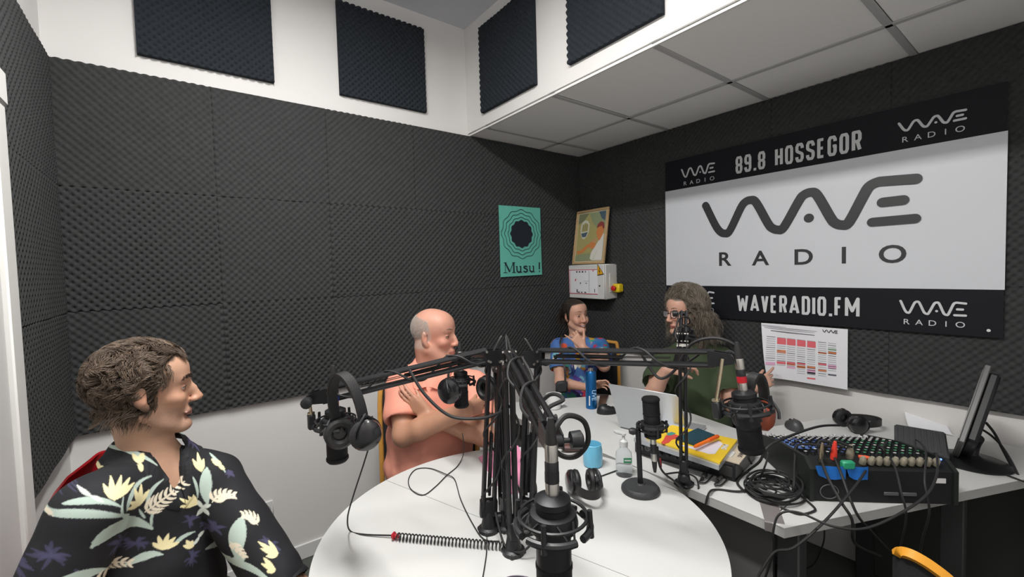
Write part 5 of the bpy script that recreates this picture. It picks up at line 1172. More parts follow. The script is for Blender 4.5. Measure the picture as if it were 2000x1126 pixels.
# ================================================================ BOOM ARMS
def seg_arm(r, a, b, off, side, nm, springs=True):
    """one parallelogram section from a to b: two channels and tension springs, off = in-plane offset, side = sideways"""
    for s_, rr in ((1,.0056),(-1,.0056)):
        for q in (1,-1): part(r, nm, MB().tube([a+off*s_+side*q, b+off*s_+side*q], rr, 8), M_blackm)
    if springs:
        for q in (1,-1):
            mb = MB(); d = b-a; L = np.linalg.norm(d); d = d/L; x = nrm(off); y = np.cross(d, x); n = 64; st = a+d*L*.10+side*q*1.0; ln = L*.42
            mb.tube([st+d*ln*t+(x*math.cos(t*n*2*PI)+y*math.sin(t*n*2*PI))*.0036 for t in np.linspace(0,1,n*5)], .0013, 4); mb.tube([st+d*ln, a+d*L*.78+side*q], .0011, 5)
            part(r, 'spring', mb, mat('dark_spring_steel', (.012,.012,.013), .5, metal=.3))
def boom(base, elbow, tip, label, hint=None, splay=0.0, cable=True):
    base, elbow, tip = map(lambda p: np.asarray(p, float), (base, elbow, tip))
    r = root('boom_arm', label, 'microphone arm', base)
    d1, d2 = nrm(elbow-base), nrm(tip-elbow); side = nrm(np.cross(d1, d2)); o1 = nrm(np.cross(side, d1)); o2 = nrm(np.cross(side, d2))
    c = MB(); c.lathe([(.030,0),(.030,.010),(.022,.014),(.016,.045),(.011,.06)], base, (0,0,1), 20); c.box(base+np.array([0,0,.005]), (.05,.05,.012), bev=.003)
    part(r, 'base', c, M_black)
    part(r, 'knob', MB().lathe([(.004,0),(.004,.015),(.014,.018),(.015,.034),(.010,.038)], base+np.array([0,0,.035]), -o1 if abs(o1[2]) < .8 else side, 12), M_black)
    b0 = base+np.array([0,0,.055])
    br = MB(); br.box(b0+d1*.012, (.05,.024,.05), np.array([o1, side, np.cross(o1, side)]).T, bev=.004); part(r, 'base_bracket', br, M_blackm)
    seg_arm(r, b0+d1*.01, elbow-d1*.02, o1*.0155, side*.0085, 'lower_rod')
    e = MB(); Rm = np.array([o1, side, np.cross(o1, side)]).T; k = nrm(d2-d1)
    for q in (1,-1):
        pl = [elbow-d1*.032+o1*.020, elbow-d1*.032-o1*.020, elbow+o1*.0-k*.0+d1*.012-o1*.02, elbow+d2*.030+o2*.022, elbow+d2*.034-o2*.018]
        cc_ = sum(pl)/5; pl = sorted(pl, key=lambda p: math.atan2((p-cc_)@o1, (p-cc_)@d1)); n = 5
        e.add([p+side*(q*.0125-.0015) for p in pl]+[p+side*(q*.0125+.0015) for p in pl], [tuple(range(5)), tuple(range(5,10))[::-1]]+[(i,(i+1)%5,5+(i+1)%5,5+i) for i in range(5)])
    part(r, 'elbow_bracket', e, M_blackm)
    for p in (elbow-d1*.02+o1*.013, elbow-d1*.02-o1*.013, elbow+d2*.022+o2*.013, elbow+d2*.022-o2*.013): part(r, 'bolt', MB().tube([p-side*.018, p+side*.018], .0034, 8), M_silver)
    seg_arm(r, elbow+d2*.022, tip-d2*.03, o2*.0155, side*.0085, 'upper_rod')
    t = MB()
    for q in (1,-1):
        pl = [tip-d2*.045+o2*.020, tip-d2*.045-o2*.020, tip+d2*.004-o2*.012, tip+d2*.010+o2*.010]
        t.add([p+side*(q*.0125-.0015) for p in pl]+[p+side*(q*.0125+.0015) for p in pl], [(0,1,2,3), (7,6,5,4)]+[(i,(i+1)%4,4+(i+1)%4,4+i) for i in range(4)])
    t.tube([tip-side*.012, tip+side*.012], .010, 12); part(r, 'tip_bracket', t, M_blackm)
    part(r, 'knob', MB().lathe([(.004,0),(.004,.012),(.013,.014),(.014,.030),(.009,.033)], tip+side*.012, side, 12), M_black)
    if cable:
        w_ = MB(); P_ = []
        L1 = np.linalg.norm(elbow-base); L2 = np.linalg.norm(tip-elbow)
        for i in range(13):
            s_ = i/12; P_.append(base+d1*(.10+(L1-.13)*s_)+(o1*math.cos(s_*13)+side*math.sin(s_*13))*.024)
        P_.append(elbow+k*-.03+np.array([0,0,.025]))
        for i in range(13):
            s_ = i/12; P_.append(elbow+d2*(.03+(L2-.08)*s_)+(o2*math.cos(s_*15)+side*math.sin(s_*15))*.024)
        cb = thing('cable', MB().tube(spline(P_, 6), .0030, 7), M_rub, 'black microphone cable wound around '+label.split(' with ')[0].split(',')[0], 'cable')
    return r, side, o2, d2
def microphone(c, up, ring_m, label, r=.026, body=.125, cradle=.052, down=True, post=None, conn=True, hint=(1,0,0)):
    """c: centre of the cradle ring; up: direction of the connector"""
    R = frame(up, hint); L = lambda p: np.asarray(c)+R@np.array(p, float); ax = R[:,2]
    q = root('microphone', label, 'microphone', c)
    b = MB(); b.lathe([(r*.55,.036),(r*.98,.030),(r*1.0,.022),(r*.93,.020),(r*.93,-.01),(r*.97,-.02),(r*.97,-body*.42)], c, ax, 28); part(q, 'body', b, M_mic)
    g = MB(); g.lathe([(r*.99,-body*.42),(r*1.02,-body*.43),(r*1.02,-body*.46),(r*.985,-body*.465),(r*.985,-body*.88),(r*1.06,-body*.89),(r*1.06,-body*.95),(r*.9,-body),(r*.3,-body*1.02)], c, ax, 28); part(q, 'grille', g, M_grille)
    s_ = MB()
    for k in range(4):
        a0_ = 2*PI*k/4+.12; s_.tube([L((cradle*math.cos(a0_+t), cradle*math.sin(a0_+t), -.008)) for t in np.linspace(0,1.33,9)], .0052, 8)
    s_.tube([L((cradle*.93*math.cos(t), cradle*.93*math.sin(t), .006)) for t in np.linspace(0,2*PI,33)[:-1]], .0025, 6, closed=True)
    part(q, 'shock_mount_ring', s_, M_black)
    i_ = MB(); i_.lathe([(r*1.0,.012),(r*1.25,.010),(r*1.38,-.004),(r*1.32,-.012),(r*1.0,-.014)], c, ax, 28); part(q, 'inner_clamp', i_, M_black)
    for k in range(4):
        a0_ = 2*PI*k/4+.6; part(q, 'prong', MB().tube([L((cradle*math.cos(a0_), cradle*math.sin(a0_), .020)), L((cradle*1.03*math.cos(a0_), cradle*1.03*math.sin(a0_), -.018))], [.0036,.0042], 8), M_black)
    for k in range(8):
        z_ = MB()
        a0_, a1_ = 2*PI*k/8+.2, 2*PI*(k+(1 if k % 2 else -1)*.45)/8+.2; z_.tube([L((r*1.3*math.cos(a0_), r*1.3*math.sin(a0_), .008)), L((cradle*math.cos(a1_), cradle*math.sin(a1_), -.014))], .0016, 5); part(q, 'elastic_band', z_, M_rub)
    if conn:
        part(q, 'connector', MB().lathe([(.0098,.034),(.0100,.052),(.0090,.054)], c, ax, 18), M_silver, 'silver base connector')
        part(q, 'ring', MB().lathe([(.0104,.0535),(.0104,.068)], c, ax, 18), ring_m or M_black, ring_m.name.replace('_',' ') if ring_m else None)
        part(q, 'plug', MB().lathe([(.0100,.068),(.0100,.082),(.0088,.084)], c, ax, 18), M_black); part(q, 'plug_shell', MB().lathe([(.0094,.084),(.0097,.106),(.0088,.108)], c, ax, 18), M_silver, 'silver plug shell'); part(q, 'cable_boot', MB().lathe([(.0085,.107),(.0072,.128),(.0042,.145)], c, ax, 12), M_rub)
    if post is not None:
        p = np.asarray(post); o = p-np.asarray(c); o = o-ax*(o@ax); ft = np.asarray(c)+nrm(o)*(cradle+.012)
        k = MB(); k.tube([np.asarray(c)+nrm(o)*cradle*.95, ft], .006, 8).box(ft, (.018,.018,.040), R, bev=.003); part(q, 'mount_bracket', k, M_black)
        part(q, 'post', MB().tube([ft+ax*.018, p], .0042, 10).lathe([(.009,0),(.009,.004)], ft+ax*.02, ax, 12), M_brass, 'nickel threaded post')
    return q
cB = lambda u, v: at(u, v, z=T)
bA1, bA2, bA3, bA4 = cB(955,1035)+np.array([0,0,0]), cB(1003,1078), cB(1030,1035), cB(988,1030)
eA1, tA1 = px(966,690,1.22), px(606,778,1.13)
eA2, tA2 = px(992,692,1.12), px(1082,862,.66)
eA3, tA3 = px(1040,694,1.22), px(1424,700,1.00)
eA4, tA4 = px(975,705,1.30), px(893,698,1.66)
boom(bA1, eA1, tA1, 'left boom arm with the blue-ringed microphone'); boom(bA2, eA2, tA2, 'front boom arm reaching towards the viewer')
boom(bA3, eA3, tA3, 'right boom arm with the red-ringed microphone'); boom(bA4, eA4, tA4, 'rear boom arm pointing at the salmon shirt', cable=False)
M1 = px(656,822,1.13); microphone(M1, (0,0,1), M_blue, 'black microphone with blue ring hanging at the far left arm', post=px(604,780,1.13), body=.105)
M2 = px(1080,1012,.62); microphone(M2, (.0,0,1), None, 'large black microphone in the foreground, cut by the bottom edge', body=.15)
M3 = px(1456,792,.985); microphone(M3, UP*1-CR*.14, M_red, 'black microphone with red ring hanging on the right arm', post=px(1411,700,.985), body=.105)
M4 = px(900,742,1.62); microphone(M4, (0,0,1), None, 'black microphone hanging before the salmon shirt, behind headphones', body=.10)
# the fifth arm, standing at the front edge of the desk
bA5, eA5 = cB(1336,946)+np.array([0,0,0]), px(1333,662,1.45); tA5 = px(1336,612,1.82)
boom(bA5, eA5, tA5, 'boom arm on the desk edge', cable=True)
M5 = px(1341,655,1.90); microphone(M5, UP*.92+CR*.25, None, 'black microphone hanging before the face with glasses', body=.15, conn=False)
# cable loops of the foreground microphone
def wire(name, pts, r, label, m=None, cat='cable', n=7, sub=8): return thing(name, MB().tube(spline(pts, sub), r, n), m or M_rub, label, cat)
wire('cable', [px(1071,872,.64), px(1082,842,.63), px(1105,812,.64), px(1140,822,.66), px(1148,862,.67), px(1125,890,.68), px(1092,886,.70), px(1066,850,.75), px(1068,800,.82), px(1100,780,.86), px(1075,770,.92), px(1035,800,.95), px(1040,740,1.0), px(1020,700,1.08)], .0042, 'thick black cable looping above the foreground microphone')
wire('cable', [px(968,1000,1.2), px(985,1062,1.15), px(1015,1078,1.12), px(1040,1060,1.12)], .003, 'black cable curling at the foot of the arms')
wire('cable', [px(800,722,1.16), px(830,770,1.14), px(880,812,1.13), px(940,816,1.14), px(974,806,1.18), px(977,800,1.22)], .0042, 'grey cable sagging across the crossed arms')
wire('cable', [px(1190,960,.0)*0+at(1210,916,z=T+.004), at(1180,927,z=T+.003), at(1150,938,z=T+.003)], .0022, 'thin grey cable between hand gel and headphones')
wire('cable', [px(1448,712,1.0), px(1442,680,1.0), px(1400,660,1.02), px(1350,672,1.06), px(1318,722,1.10), px(1288,738,1.13), px(1262,706,1.15), px(1245,676,1.15)], .0038, 'black cable arching over the tip of the right arm')
# headphones ----------------------------------------------------
def headphones(c, xax, zax, label, half=.070, h=.125, cupm=None, swivel=(0,0), tilt=0, cup_r=.040, mat_in=None, splay=0):
    x = nrm(xax); z = np.asarray(zax, float); z = nrm(z-x*(z@x)); y = np.cross(z, x); R = np.array([x, y, z]).T; c = np.asarray(c, float)
    r = root('headphones', label, 'headphones', c, R)
    arc = [np.array([half*math.cos(a), 0, h*.35+(h*.65+.0)*math.sin(a)]) for a in np.linspace(-.15, PI+.15, 25)]
    b = MB().ribbon(arc, .026, .006, [np.array([p[0]/half**2, 0, (p[2]-h*.35)/h**2*1.4]) for p in arc]); part(r, 'headband', b, M_pad, local=True)
    in_ = [p*.94+np.array([0,0,.004]) for p in arc[5:-5]]; part(r, 'band_padding', MB().ribbon(in_, .024, .008, [np.array([p[0]/half**2, 0, (p[2]-h*.35)/h**2*1.4]) for p in in_]), mat_in or M_rub, local=True)
    for i, s_ in enumerate((-1,1)):
        cc_ = np.array([s_*(half-.004), 0, 0]); a = swivel[i]; d = np.array([s_*math.cos(a), math.sin(a), 0.])     # outward
        part(r, 'yoke', MB().tube(spline([np.array([s_*half,0,h*.28]), cc_+np.array([s_*.012,.0,.045]), cc_+np.array([s_*.010,.030,.02]), cc_+np.array([s_*.006,.037,0])], 4), .0035, 6).tube(spline([np.array([s_*half,0,h*.28]), cc_+np.array([s_*.012,0,.045]), cc_+np.array([s_*.010,-.030,.02]), cc_+np.array([s_*.006,-.037,0])], 4), .0035, 6), M_black, local=True)
        e = part(r, 'ear_cup', MB().lathe([(cup_r*.95,-.004),(cup_r,.002),(cup_r*.96,.012),(cup_r*.7,.020),(cup_r*.3,.022)], cc_, d, 26), cupm or mat('headphone_gloss', (.012,.012,.014), .22, coat=.4), local=True)
        p = MB(); p.tube([cc_-d*.010+R.T@(R@(frame(d)@np.array([cup_r*.70*math.cos(t), cup_r*.70*math.sin(t), 0]))) for t in np.linspace(0,2*PI,25)[:-1]], .0115, 8, closed=True); part(e, 'ear_pad', p, M_pad, local=True)
    return r
headphones(px(688,846,1.07), cdir(.80,.16,-.55), UP*1-CR*.22, 'black headphones hanging on the far left microphone', .056, .150, swivel=(.5,-.7), cup_r=.038)
headphones(px(915,760,1.60), cdir(.97,.02,.2), UP, 'black headphones hanging in front of the crossed arms', .072, .135, swivel=(-.9,.6), cup_r=.048)
hc = at(1140,962,z=T)+np.array([0,0,.042]); headphones(hc, CR*1+CF*.15, at(1172,1010,z=T)-at(1128,960,z=T), 'black headphones lying on the round table behind foreground microphone', .040, .10, cup_r=.037)
hc = at(1660,838,z=T)+np.array([0,0,.038]); headphones(hc, nrm([.62,.78,0]), at(1738,852,z=T)-at(1660,838,z=T), 'black headphones lying on the desk below the programme sheet', .050, .125, cup_r=.038)
headphones(px(1477,812,1.035), cdir(.93,0,.35), UP, 'headphones with brown leather cup behind the red-ringed microphone', .026, .10, swivel=(-1.3,-1.2), cupm=mat('brown_leather', srgb(150,72,50), .4, noise=.1), cup_r=.036)
# black pop-filter rim hanging on the left of the rear microphone
pf = MB(); pc = px(866,752,1.56); pf.tube([pc+(CR*.92+CF*.4)*.036*math.cos(t)+UP*.045*math.sin(t) for t in np.linspace(0,2*PI,33)[:-1]], .0025, 6, closed=True)
# coiled headphone lead with red collar
p0, p1 = at(776,1046,z=T+.012), at(985,1064,z=T+.012); dv = p1-p0; L = np.linalg.norm(dv); dv = dv/L; sx_ = np.cross(dv, [0,0,1]); n = 30
cl = root('coiled_lead', 'black coiled headphone lead with a red collar on the round table', 'cable', p0)
part(cl, 'coil', MB().tube([p0+dv*L*t+(sx_*math.cos(t*n*2*PI)+np.array([0,0,1])*math.sin(t*n*2*PI))*.0095+np.array([0,0,-.002]) for t in np.linspace(0,1,n*10)], .0019, 6), M_rub)
part(cl, 'collar', MB().tube([p0-dv*.010+(sx_*math.cos(t)+np.array([0,0,1])*math.sin(t))*.008 for t in np.linspace(0,2*PI,17)[:-1]], .003, 6, closed=True).tube([p0-dv*.016, p0+dv*.004], .006, 10), mat('red_collar', srgb(170,25,40), .4), 'red plastic collar')
part(cl, 'lead', MB().tube(spline([px(727,812,1.08), px(726,850,1.09), px(712,900,1.10), px(690,968,1.14), px(679,1010,1.20), at(684,1036,z=T+.004), at(712,1043,z=T+.004), at(768,1045,z=T+.008)], 8), .0022, 6), M_rub)
wire('cable', [px(903,846,1.60), px(906,868,1.68), at(904,890,z=T+.014), at(893,910,z=T+.004), at(872,928,z=T+.0035), at(850,950,z=T+.003), at(826,966,z=T+.003), at(803,955,z=T+.003), at(798,935,z=T+.003), at(812,916,z=T+.003), at(840,914,z=T+.003), at(872,926,z=T+.007), at(888,936,z=T+.003), at(900,975,z=T+.003), at(922,1020,z=T+.003), at(945,1052,z=T+.003), at(975,1056,z=T+.003)], .0017, 'thin black cable making a loop on the round table')
wire('cable', [at(951,1050,z=T+.004), at(950,1080,z=T+.003), at(944,1120,z=T+.003), at(936,1160,z=T+.003)], .0016, 'thin black cable running off the near edge of the round table')
# small things on the round table --------------------------------
q = at(1158,908,z=T); TU = root('tumbler', 'light blue ceramic tumbler on the round table', 'cup', q)
M_cy = mat('glazed_blue', srgb(105,180,212), .3, noise=.16, nscale=28, coat=.4)
part(TU, 'body', MB().lathe([(.030,0),(.0345,.004),(.0365,.02),(.0365,.06),(.034,.072),(.0335,.082),(.031,.084),(.030,.080),(.031,.03),(.028,.010)], q, (0,0,1), 32), M_cy)
q = at(1219,926,z=T); SB = root('hand_gel_bottle', 'clear pump bottle of hand gel on the round table', 'bottle', q)
M_gel = mat('clear_plastic', (.80,.84,.86), .08, trans=.85, spec=.5); M_gel.node_tree.nodes['Principled BSDF'].inputs['IOR'].default_value = 1.12
part(SB, 'bottle', MB().lathe([(.026,0),(.029,.004),(.029,.070),(.027,.082),(.015,.096),(.013,.10),(.013,.108)], q, (0,0,1), 24, sx=1.0), M_gel)
part(SB, 'pump', MB().lathe([(.0145,.104),(.0145,.122),(.008,.126),(.005,.130),(.005,.142),(.009,.144),(.009,.150)], q, (0,0,1), 16).tube(spline([q+np.array([0,0,.148]), q+np.array([0,0,.150])-CR*.012, q+np.array([0,0,.152])-CR*.026+UP*.002, q+np.array([0,0,.160])-CR*.034], 4), [.006]*9+[.005,.0045,.004,.003], 8), mat('frosted_white', (.62,.64,.64), .4, alpha=.9))
part(SB, 'label', MB().box(q+np.array([0,0,.062])-CF*.0285+CR*.006, (.028,.001,.018), np.array([CR, CF, UP]).T), mat('green_label', srgb(60,140,100), .5), 'small green label'); part(SB, 'label_band', MB().box(q+np.array([0,0,.062])-CF*.0293+CR*.006, (.022,.0006,.004), np.array([CR, CF, UP]).T), M_white)
# stand with microphone
q = at(1251,958,z=T); ST = root('microphone_stand', 'short desk stand with round dark base carrying an upright microphone', 'stand', q)
part(ST, 'base', MB().lathe([(.060,0),(.0625,.005),(.0615,.012),(.054,.020),(.015,.024),(.012,.028)], q, (0,0,1), 40), mat('base_dark_grey', (.035,.037,.040), .5, bump=.4))
top = px(1246,838,1.41); part(ST, 'pole', MB().tube([q+np.array([0,0,.024]), top], .0085, 14), M_mic); part(ST, 'knob', MB().lathe([(.010,0),(.012,.01),(.008,.02)], top-UP*.006-CR*.008, -CR, 12), M_black)
mc = px(1274,834,1.41); part(ST, 'swivel', MB().tube([top, top+UP*.012, mc-CR*.040+UP*.002], .007, 8), M_black)
microphone(mc, -UP*1+CR*.06, None, 'black microphone standing upright on the short desk stand', body=.098, r=.027, cradle=.046)
# bits near the seam: pink folder with papers, brown case, dark rim
PK = root('pink_folder', 'pink cardboard folder on the round table behind the arms', 'folder', (*P2(990,915),T))
part(PK, 'cover', MB().prism([P2(935,895), P2(968,878), P2(1012,872), P2(1048,956), P2(985,968)], T+.001, T+.006), mat('pink_card', srgb(222,140,175), .7, noise=.03)); part(PK, 'papers', MB().prism([P2(945,912), P2(1016,880), P2(1048,964), P2(986,974)], T+.0002, T+.001), M_paper)
bc = at(1120,880,z=T)+np.array([0,0,.016]); BCs = root('brown_case', 'brown leather case behind the foreground cable loop', 'case', bc-np.array([0,0,.016]))
part(BCs, 'case', MB().ball(bc, (.055,.024,.016), 18, np.array([nrm(CR+CF*.2), nrm(CF-CR*.2), [0,0,1]]).T), mat('brown_case_leather', srgb(92,62,56), .5, noise=.1))
part(BCs, 'seam', MB().tube([bc+nrm(CR+CF*.2)*.0553*math.cos(t)+nrm(CF-CR*.2)*.0243*math.sin(t) for t in np.linspace(0,2*PI,33)[:-1]], .0016, 5, closed=True), M_black)
dc = at(1010,1165,z=T); DM = root('coaster', 'round black coaster with purple rim at the bottom edge', 'coaster', dc)
part(DM, 'disc', MB().lathe([(.055,.0005),(.055,.010)], dc, (0,0,1), 40), M_rub); part(DM, 'rim', MB().tube([dc+np.array([.056*math.cos(t), .056*math.sin(t), .008]) for t in np.linspace(0,2*PI,49)[:-1]], .0028, 6, closed=True), mat('purple_rim', srgb(70,45,85), .4))
# ================================================================ ON THE LAPTOP DESK
q = at(1155,796,z=T)+np.array([0,0,0]); BO = root('blue_bottle', 'tall blue aluminium bottle on the desk before the multicoloured top', 'bottle', q)
hb = (796-716)*2.31/FOC*.98
M_can = mat('blue_aluminium', srgb(38,110,175), .28, metal=.75, noise=.04)
part(BO, 'body', MB().lathe([(.026,0),(.0285,.003),(.0285,hb*.88),(.024,hb*.92),(.014,hb*.935)], q, (0,0,1), 28), M_can); part(BO, 'cap', MB().lathe([(.014,hb*.93),(.014,hb*.985),(.010,hb)], q, (0,0,1), 16), M_silver)
part(BO, 'label_stripe', MB().box(q-CF*.0284-CR*.014+np.array([0,0,.045]), (.006,.001,.05), np.array([CR, CF, UP]).T), M_white)
me = text_mesh('LIVE', .030, mat('pale_blue_print', srgb(150,190,225), .4), 'lettering', .0003, .0006); Rv = np.array([-UP, CR, -CF]).T
inst(BO, 'lettering', me, ROOTM[BO.name].inverted()@m4(q-CF*.0290+CR*.009+np.array([0,0,.075]), Rv))
slab('phone', [P2(1168,800), P2(1172,773), P2(1189,774), P2(1180,796)], T+.001, .008, mat('phone_glass', (.012,.012,.014), .15, coat=.6), 'black smartphone lying beside the blue bottle', 'phone')
def mouse(c, f, label, m, s_=1):
    r = root('computer_mouse', label, 'mouse', c); f = nrm([f[0],f[1],0]); R = np.array([f, np.cross([0,0,1], f), [0,0,1]]).T
    V = []; mb = MB(); n = 20; rows = 7
    for j in range(rows):
        ph = j/(rows-1)*PI/2
        for k in range(n):
            a = 2*PI*k/n; V.append(np.asarray(c)+R@np.array([.054*s_*math.cos(a)*math.cos(ph)**.6, .032*s_*math.sin(a)*math.cos(ph)**.6*(1-.12*math.cos(a)), .003+.036*s_*math.sin(ph)*(1-.25*math.cos(a))]))
    mb.add(V, [(j*n+k, j*n+(k+1)%n, (j+1)*n+(k+1)%n, (j+1)*n+k) for j in range(rows-1) for k in range(n)]+[tuple(range(n))[::-1], tuple((rows-1)*n+k for k in range(n))]); part(r, 'body', mb, m)
    part(r, 'scroll_wheel', MB().lathe([(.010,-.003),(.010,.003)], np.asarray(c)+R@np.array([.028*s_,0,.024*s_]), R[:,1], 14), M_rub)
mouse(at(1186,806,z=T), (.8,-.6), 'black mouse on the desk beside the laptop lid', M_black); mouse(at(1550,836,z=T), (.6,.6), 'dark mouse on the desk behind the mixing console', mat('mouse_grey', (.05,.052,.055), .45), 1.0)
q = at(1082,797,z=T); MU = root('mug', 'white mug on the desk behind the boom arms', 'mug', q)
part(MU, 'body', MB().lathe([(.030,0),(.036,.006),(.040,.04),(.041,.078),(.038,.078),(.036,.04),(.028,.01)], q, (0,0,1), 28), M_white); part(MU, 'handle', MB().tube([q+nrm(CR)*(.038+.020*math.sin(t))+np.array([0,0,.042+.022*math.cos(t)]) for t in np.linspace(0,PI,9)], .0045, 8), M_white)
# laptop
l0, l1 = at(1214,836,z=T), at(1341,866,z=T); lx = nrm(l1-l0); ld = np.cross([0,0,1], lx); ld = ld if ld@CF > 0 else -ld; wL = np.linalg.norm(l1-l0)
LPp = root('laptop', 'open silver laptop, its lid turned towards the viewer', 'laptop', (l0+l1)/2)
tl = px(1181,743,1.93); hgt = .238
upv = nrm((tl-l0)-lx*((tl-l0)@lx)); Rl = np.array([lx, np.cross(upv, lx), upv]).T
M_alu = mat('silver_aluminium', srgb(196,200,205), .38, metal=.55, noise=.02)
part(LPp, 'lid', MB().box((l0+l1)/2+upv*hgt/2+np.array([0,0,.010]), (wL+.02,.006,hgt), Rl, bev=.003), M_alu)
part(LPp, 'base', MB().box((l0+l1)/2+ld*.115+np.array([0,0,.008]), (wL+.02,.22,.014), np.array([lx, ld, [0,0,1]]).T, bev=.003), M_alu)
kb = part(LPp, 'keyboard', MB().box((l0+l1)/2+ld*.085+np.array([0,0,.0155]), (wL-.01,.10,.001), np.array([lx, ld, [0,0,1]]).T), mat('keyboard_black', (.02,.02,.022), .6))
kk = MB()
for i in range(13):
    for j in range(5): kk.box((l0+l1)/2+lx*(wL-.03)*((i+.5)/13-.5)+ld*(.045+.019*j)+np.array([0,0,.0168]), (.016,.015,.0018), np.array([lx, ld, [0,0,1]]).T)
part(LPp, 'keys', kk, mat('key_black', (.03,.03,.032), .5), kind='stuff')
part(LPp, 'touchpad', MB().box((l0+l1)/2+ld*.175+np.array([0,0,.0152]), (.10,.065,.001), np.array([lx, ld, [0,0,1]]).T), mat('touchpad_grey', (.25,.25,.26), .4))
scn = part(LPp, 'screen', MB().box((l0+l1)/2+upv*hgt/2+Rl[:,1]*(.0035 if Rl[:,1]@CF > 0 else -.0035)+np.array([0,0,.010]), (wL-.005,.001,hgt-.02), Rl), mat('screen_dark', (.02,.02,.025), .15))
# rack of audio interfaces with magazines on top
ra, rbk, rc = at(1240,884,z=T), at(1436,942,z=T), at(1468,884,z=T); rx_ = nrm(rbk-ra); ry_ = np.cross([0,0,1], rx_); ry_ = ry_ if ry_@(rc-rbk) > 0 else -ry_; Lr = np.linalg.norm(rbk-ra); Dr = .235; hR = .056
RK = root('audio_interface', 'black rack audio interface with a row of knobs, magazines on it', 'audio interface', (ra+rbk)/2); Rr = np.array([rx_, ry_, [0,0,1]]).T
part(RK, 'case', MB().box((ra+rbk)/2+ry_*Dr/2+np.array([0,0,hR/2+.004]), (Lr,Dr,hR), Rr, bev=.002), M_blackm)
for i in range(11):
    p = ra+rx_*Lr*(.07+.078*i)+np.array([0,0,.034 if i % 3 else .030]); part(RK, 'knob' if i > 2 else 'jack_socket', MB().lathe([(.0085,0),(.0085,.004),(.0065,.005),(.006,.014),(.004,.015)] if i > 2 else [(.011,0),(.011,.003),(.006,.0035),(.005,.001)], p, -ry_, 14), M_black if i > 2 else mat('socket_steel', (.12,.12,.12), .4, metal=.6))
for i in range(2): part(RK, 'foot', MB().box(ra+rx_*Lr*(.1+.8*i)+ry_*.03+np.array([0,0,.002]), (.02,.02,.004), Rr), M_rub)
part(RK, 'end_panel', MB().box(rbk-rx_*.03+np.array([0,0,hR/2+.004])-ry_*.001, (.045,.002,.035), Rr, bev=.001), mat('panel_black', (.03,.03,.03), .5))
zt2 = T+hR+.005
slab('closed_laptop', [P2(1238,862,zt2), P2(1404,918,zt2), P2(1442,868,zt2), P2(1300,829,zt2)], zt2, .016, M_alu, 'thin silver closed laptop between the rack unit and the yellow magazine', 'laptop')
zm = zt2+.017; MG = root('yellow_magazine', 'yellow magazine with red and teal cover art on the rack unit', 'magazine', (*P2(1350,868,zm),zm))
part(MG, 'cover', MB().prism([P2(1262,856,zm), P2(1406,906,zm), P2(1440,861,zm), P2(1313,832,zm)], zm, zm+.006), mat('magazine_yellow', srgb(232,196,44), .45, noise=.02))
pz = zm+.0065; shpm = lambda pts: [P2(u, v, pz) for u, v in pts]
g = MB(); g.mi = 0; g.prism(shpm([(1291,864),(1296,858),(1300,850),(1312,846),(1326,850),(1322,856),(1312,858),(1306,864),(1296,867)]), pz, pz+.0004); g.mi = 1; g.prism(shpm([(1302,846),(1312,843),(1320,846),(1312,850),(1304,850)]), pz, pz+.0008); g.mi = 2; g.prism(shpm([(1318,866),(1356,872),(1404,860),(1412,866),(1396,886),(1384,886),(1344,874)]), pz, pz+.0004)
part(MG, 'print', g, [mat('art_red', srgb(205,70,60), .5), mat('art_teal', srgb(60,140,135), .5), mat('art_lilac', srgb(222,218,228), .5)])
la = at(1421,863,z=pz); lb = at(1409,882,z=pz); mdir = nrm(lb-la); mup = np.cross([0,0,1], mdir)
me = text_mesh('MAG', .024, M_white, 'lettering', .0003, .0012); inst(MG, 'lettering', me, ROOTM[MG.name].inverted()@m4((la+lb)/2+np.array([0,0,.0006]), np.array([mdir, mup, [0,0,1]]).T))
zn = zm+.0075; slab('notebook', [P2(1320,858,zn), P2(1357,870,zn), P2(1396,852,zn), P2(1363,839,zn)], zn, .008, mat('dark_teal_cover', srgb(22,62,76), .55), 'dark teal notebook lying on the yellow magazine', 'notebook')
za = zn+.015; a_, b_2 = at(1356,872,z=za), at(1403,851,z=za); HL = root('highlighter', 'orange highlighter pen lying across the teal notebook', 'pen', (a_+b_2)/2); dd = nrm(b_2-a_); Lp = np.linalg.norm(b_2-a_)
part(HL, 'barrel', MB().lathe([(.0035,0),(.006,.008),(.0065,.02),(.0065,Lp*.6)], a_, dd, 14), mat('highlighter_orange', srgb(245,120,30), .35)); part(HL, 'cap', MB().lathe([(.0074,Lp*.58),(.0074,Lp*.97),(.005,Lp)], a_, dd, 14), mat('highlighter_cap', srgb(235,95,20), .35))
BK = root('booklet', 'beige printed booklet on the bare end of the rack unit', 'booklet', (*P2(1440,888,zt2),zt2)); part(BK, 'cover', MB().prism([P2(1415,899,zt2), P2(1444,907,zt2), P2(1469,876,zt2), P2(1439,868,zt2)], zt2, zt2+.004), mat('beige_card', srgb(205,192,172), .7))
la, lb = at(1455,876,z=zt2), at(1440,900,z=zt2); mdir = nrm(lb-la); me = text_mesh('HYMNS', .020, mat('booklet_ink', srgb(95,85,80), .6), 'lettering', .0003, .0006); inst(BK, 'lettering', me, ROOTM[BK.name].inverted()@m4((la+lb)/2+np.array([0,0,.0042]), np.array([mdir, np.cross([0,0,1], mdir), [0,0,1]]).T))
slab('sticky_note', [P2(1420,890,zt2+.005), P2(1428,893,zt2+.005), P2(1436,884,zt2+.005), P2(1428,880,zt2+.005)], zt2+.0042, .003, M_white, 'tiny white pad on the beige booklet', 'note')
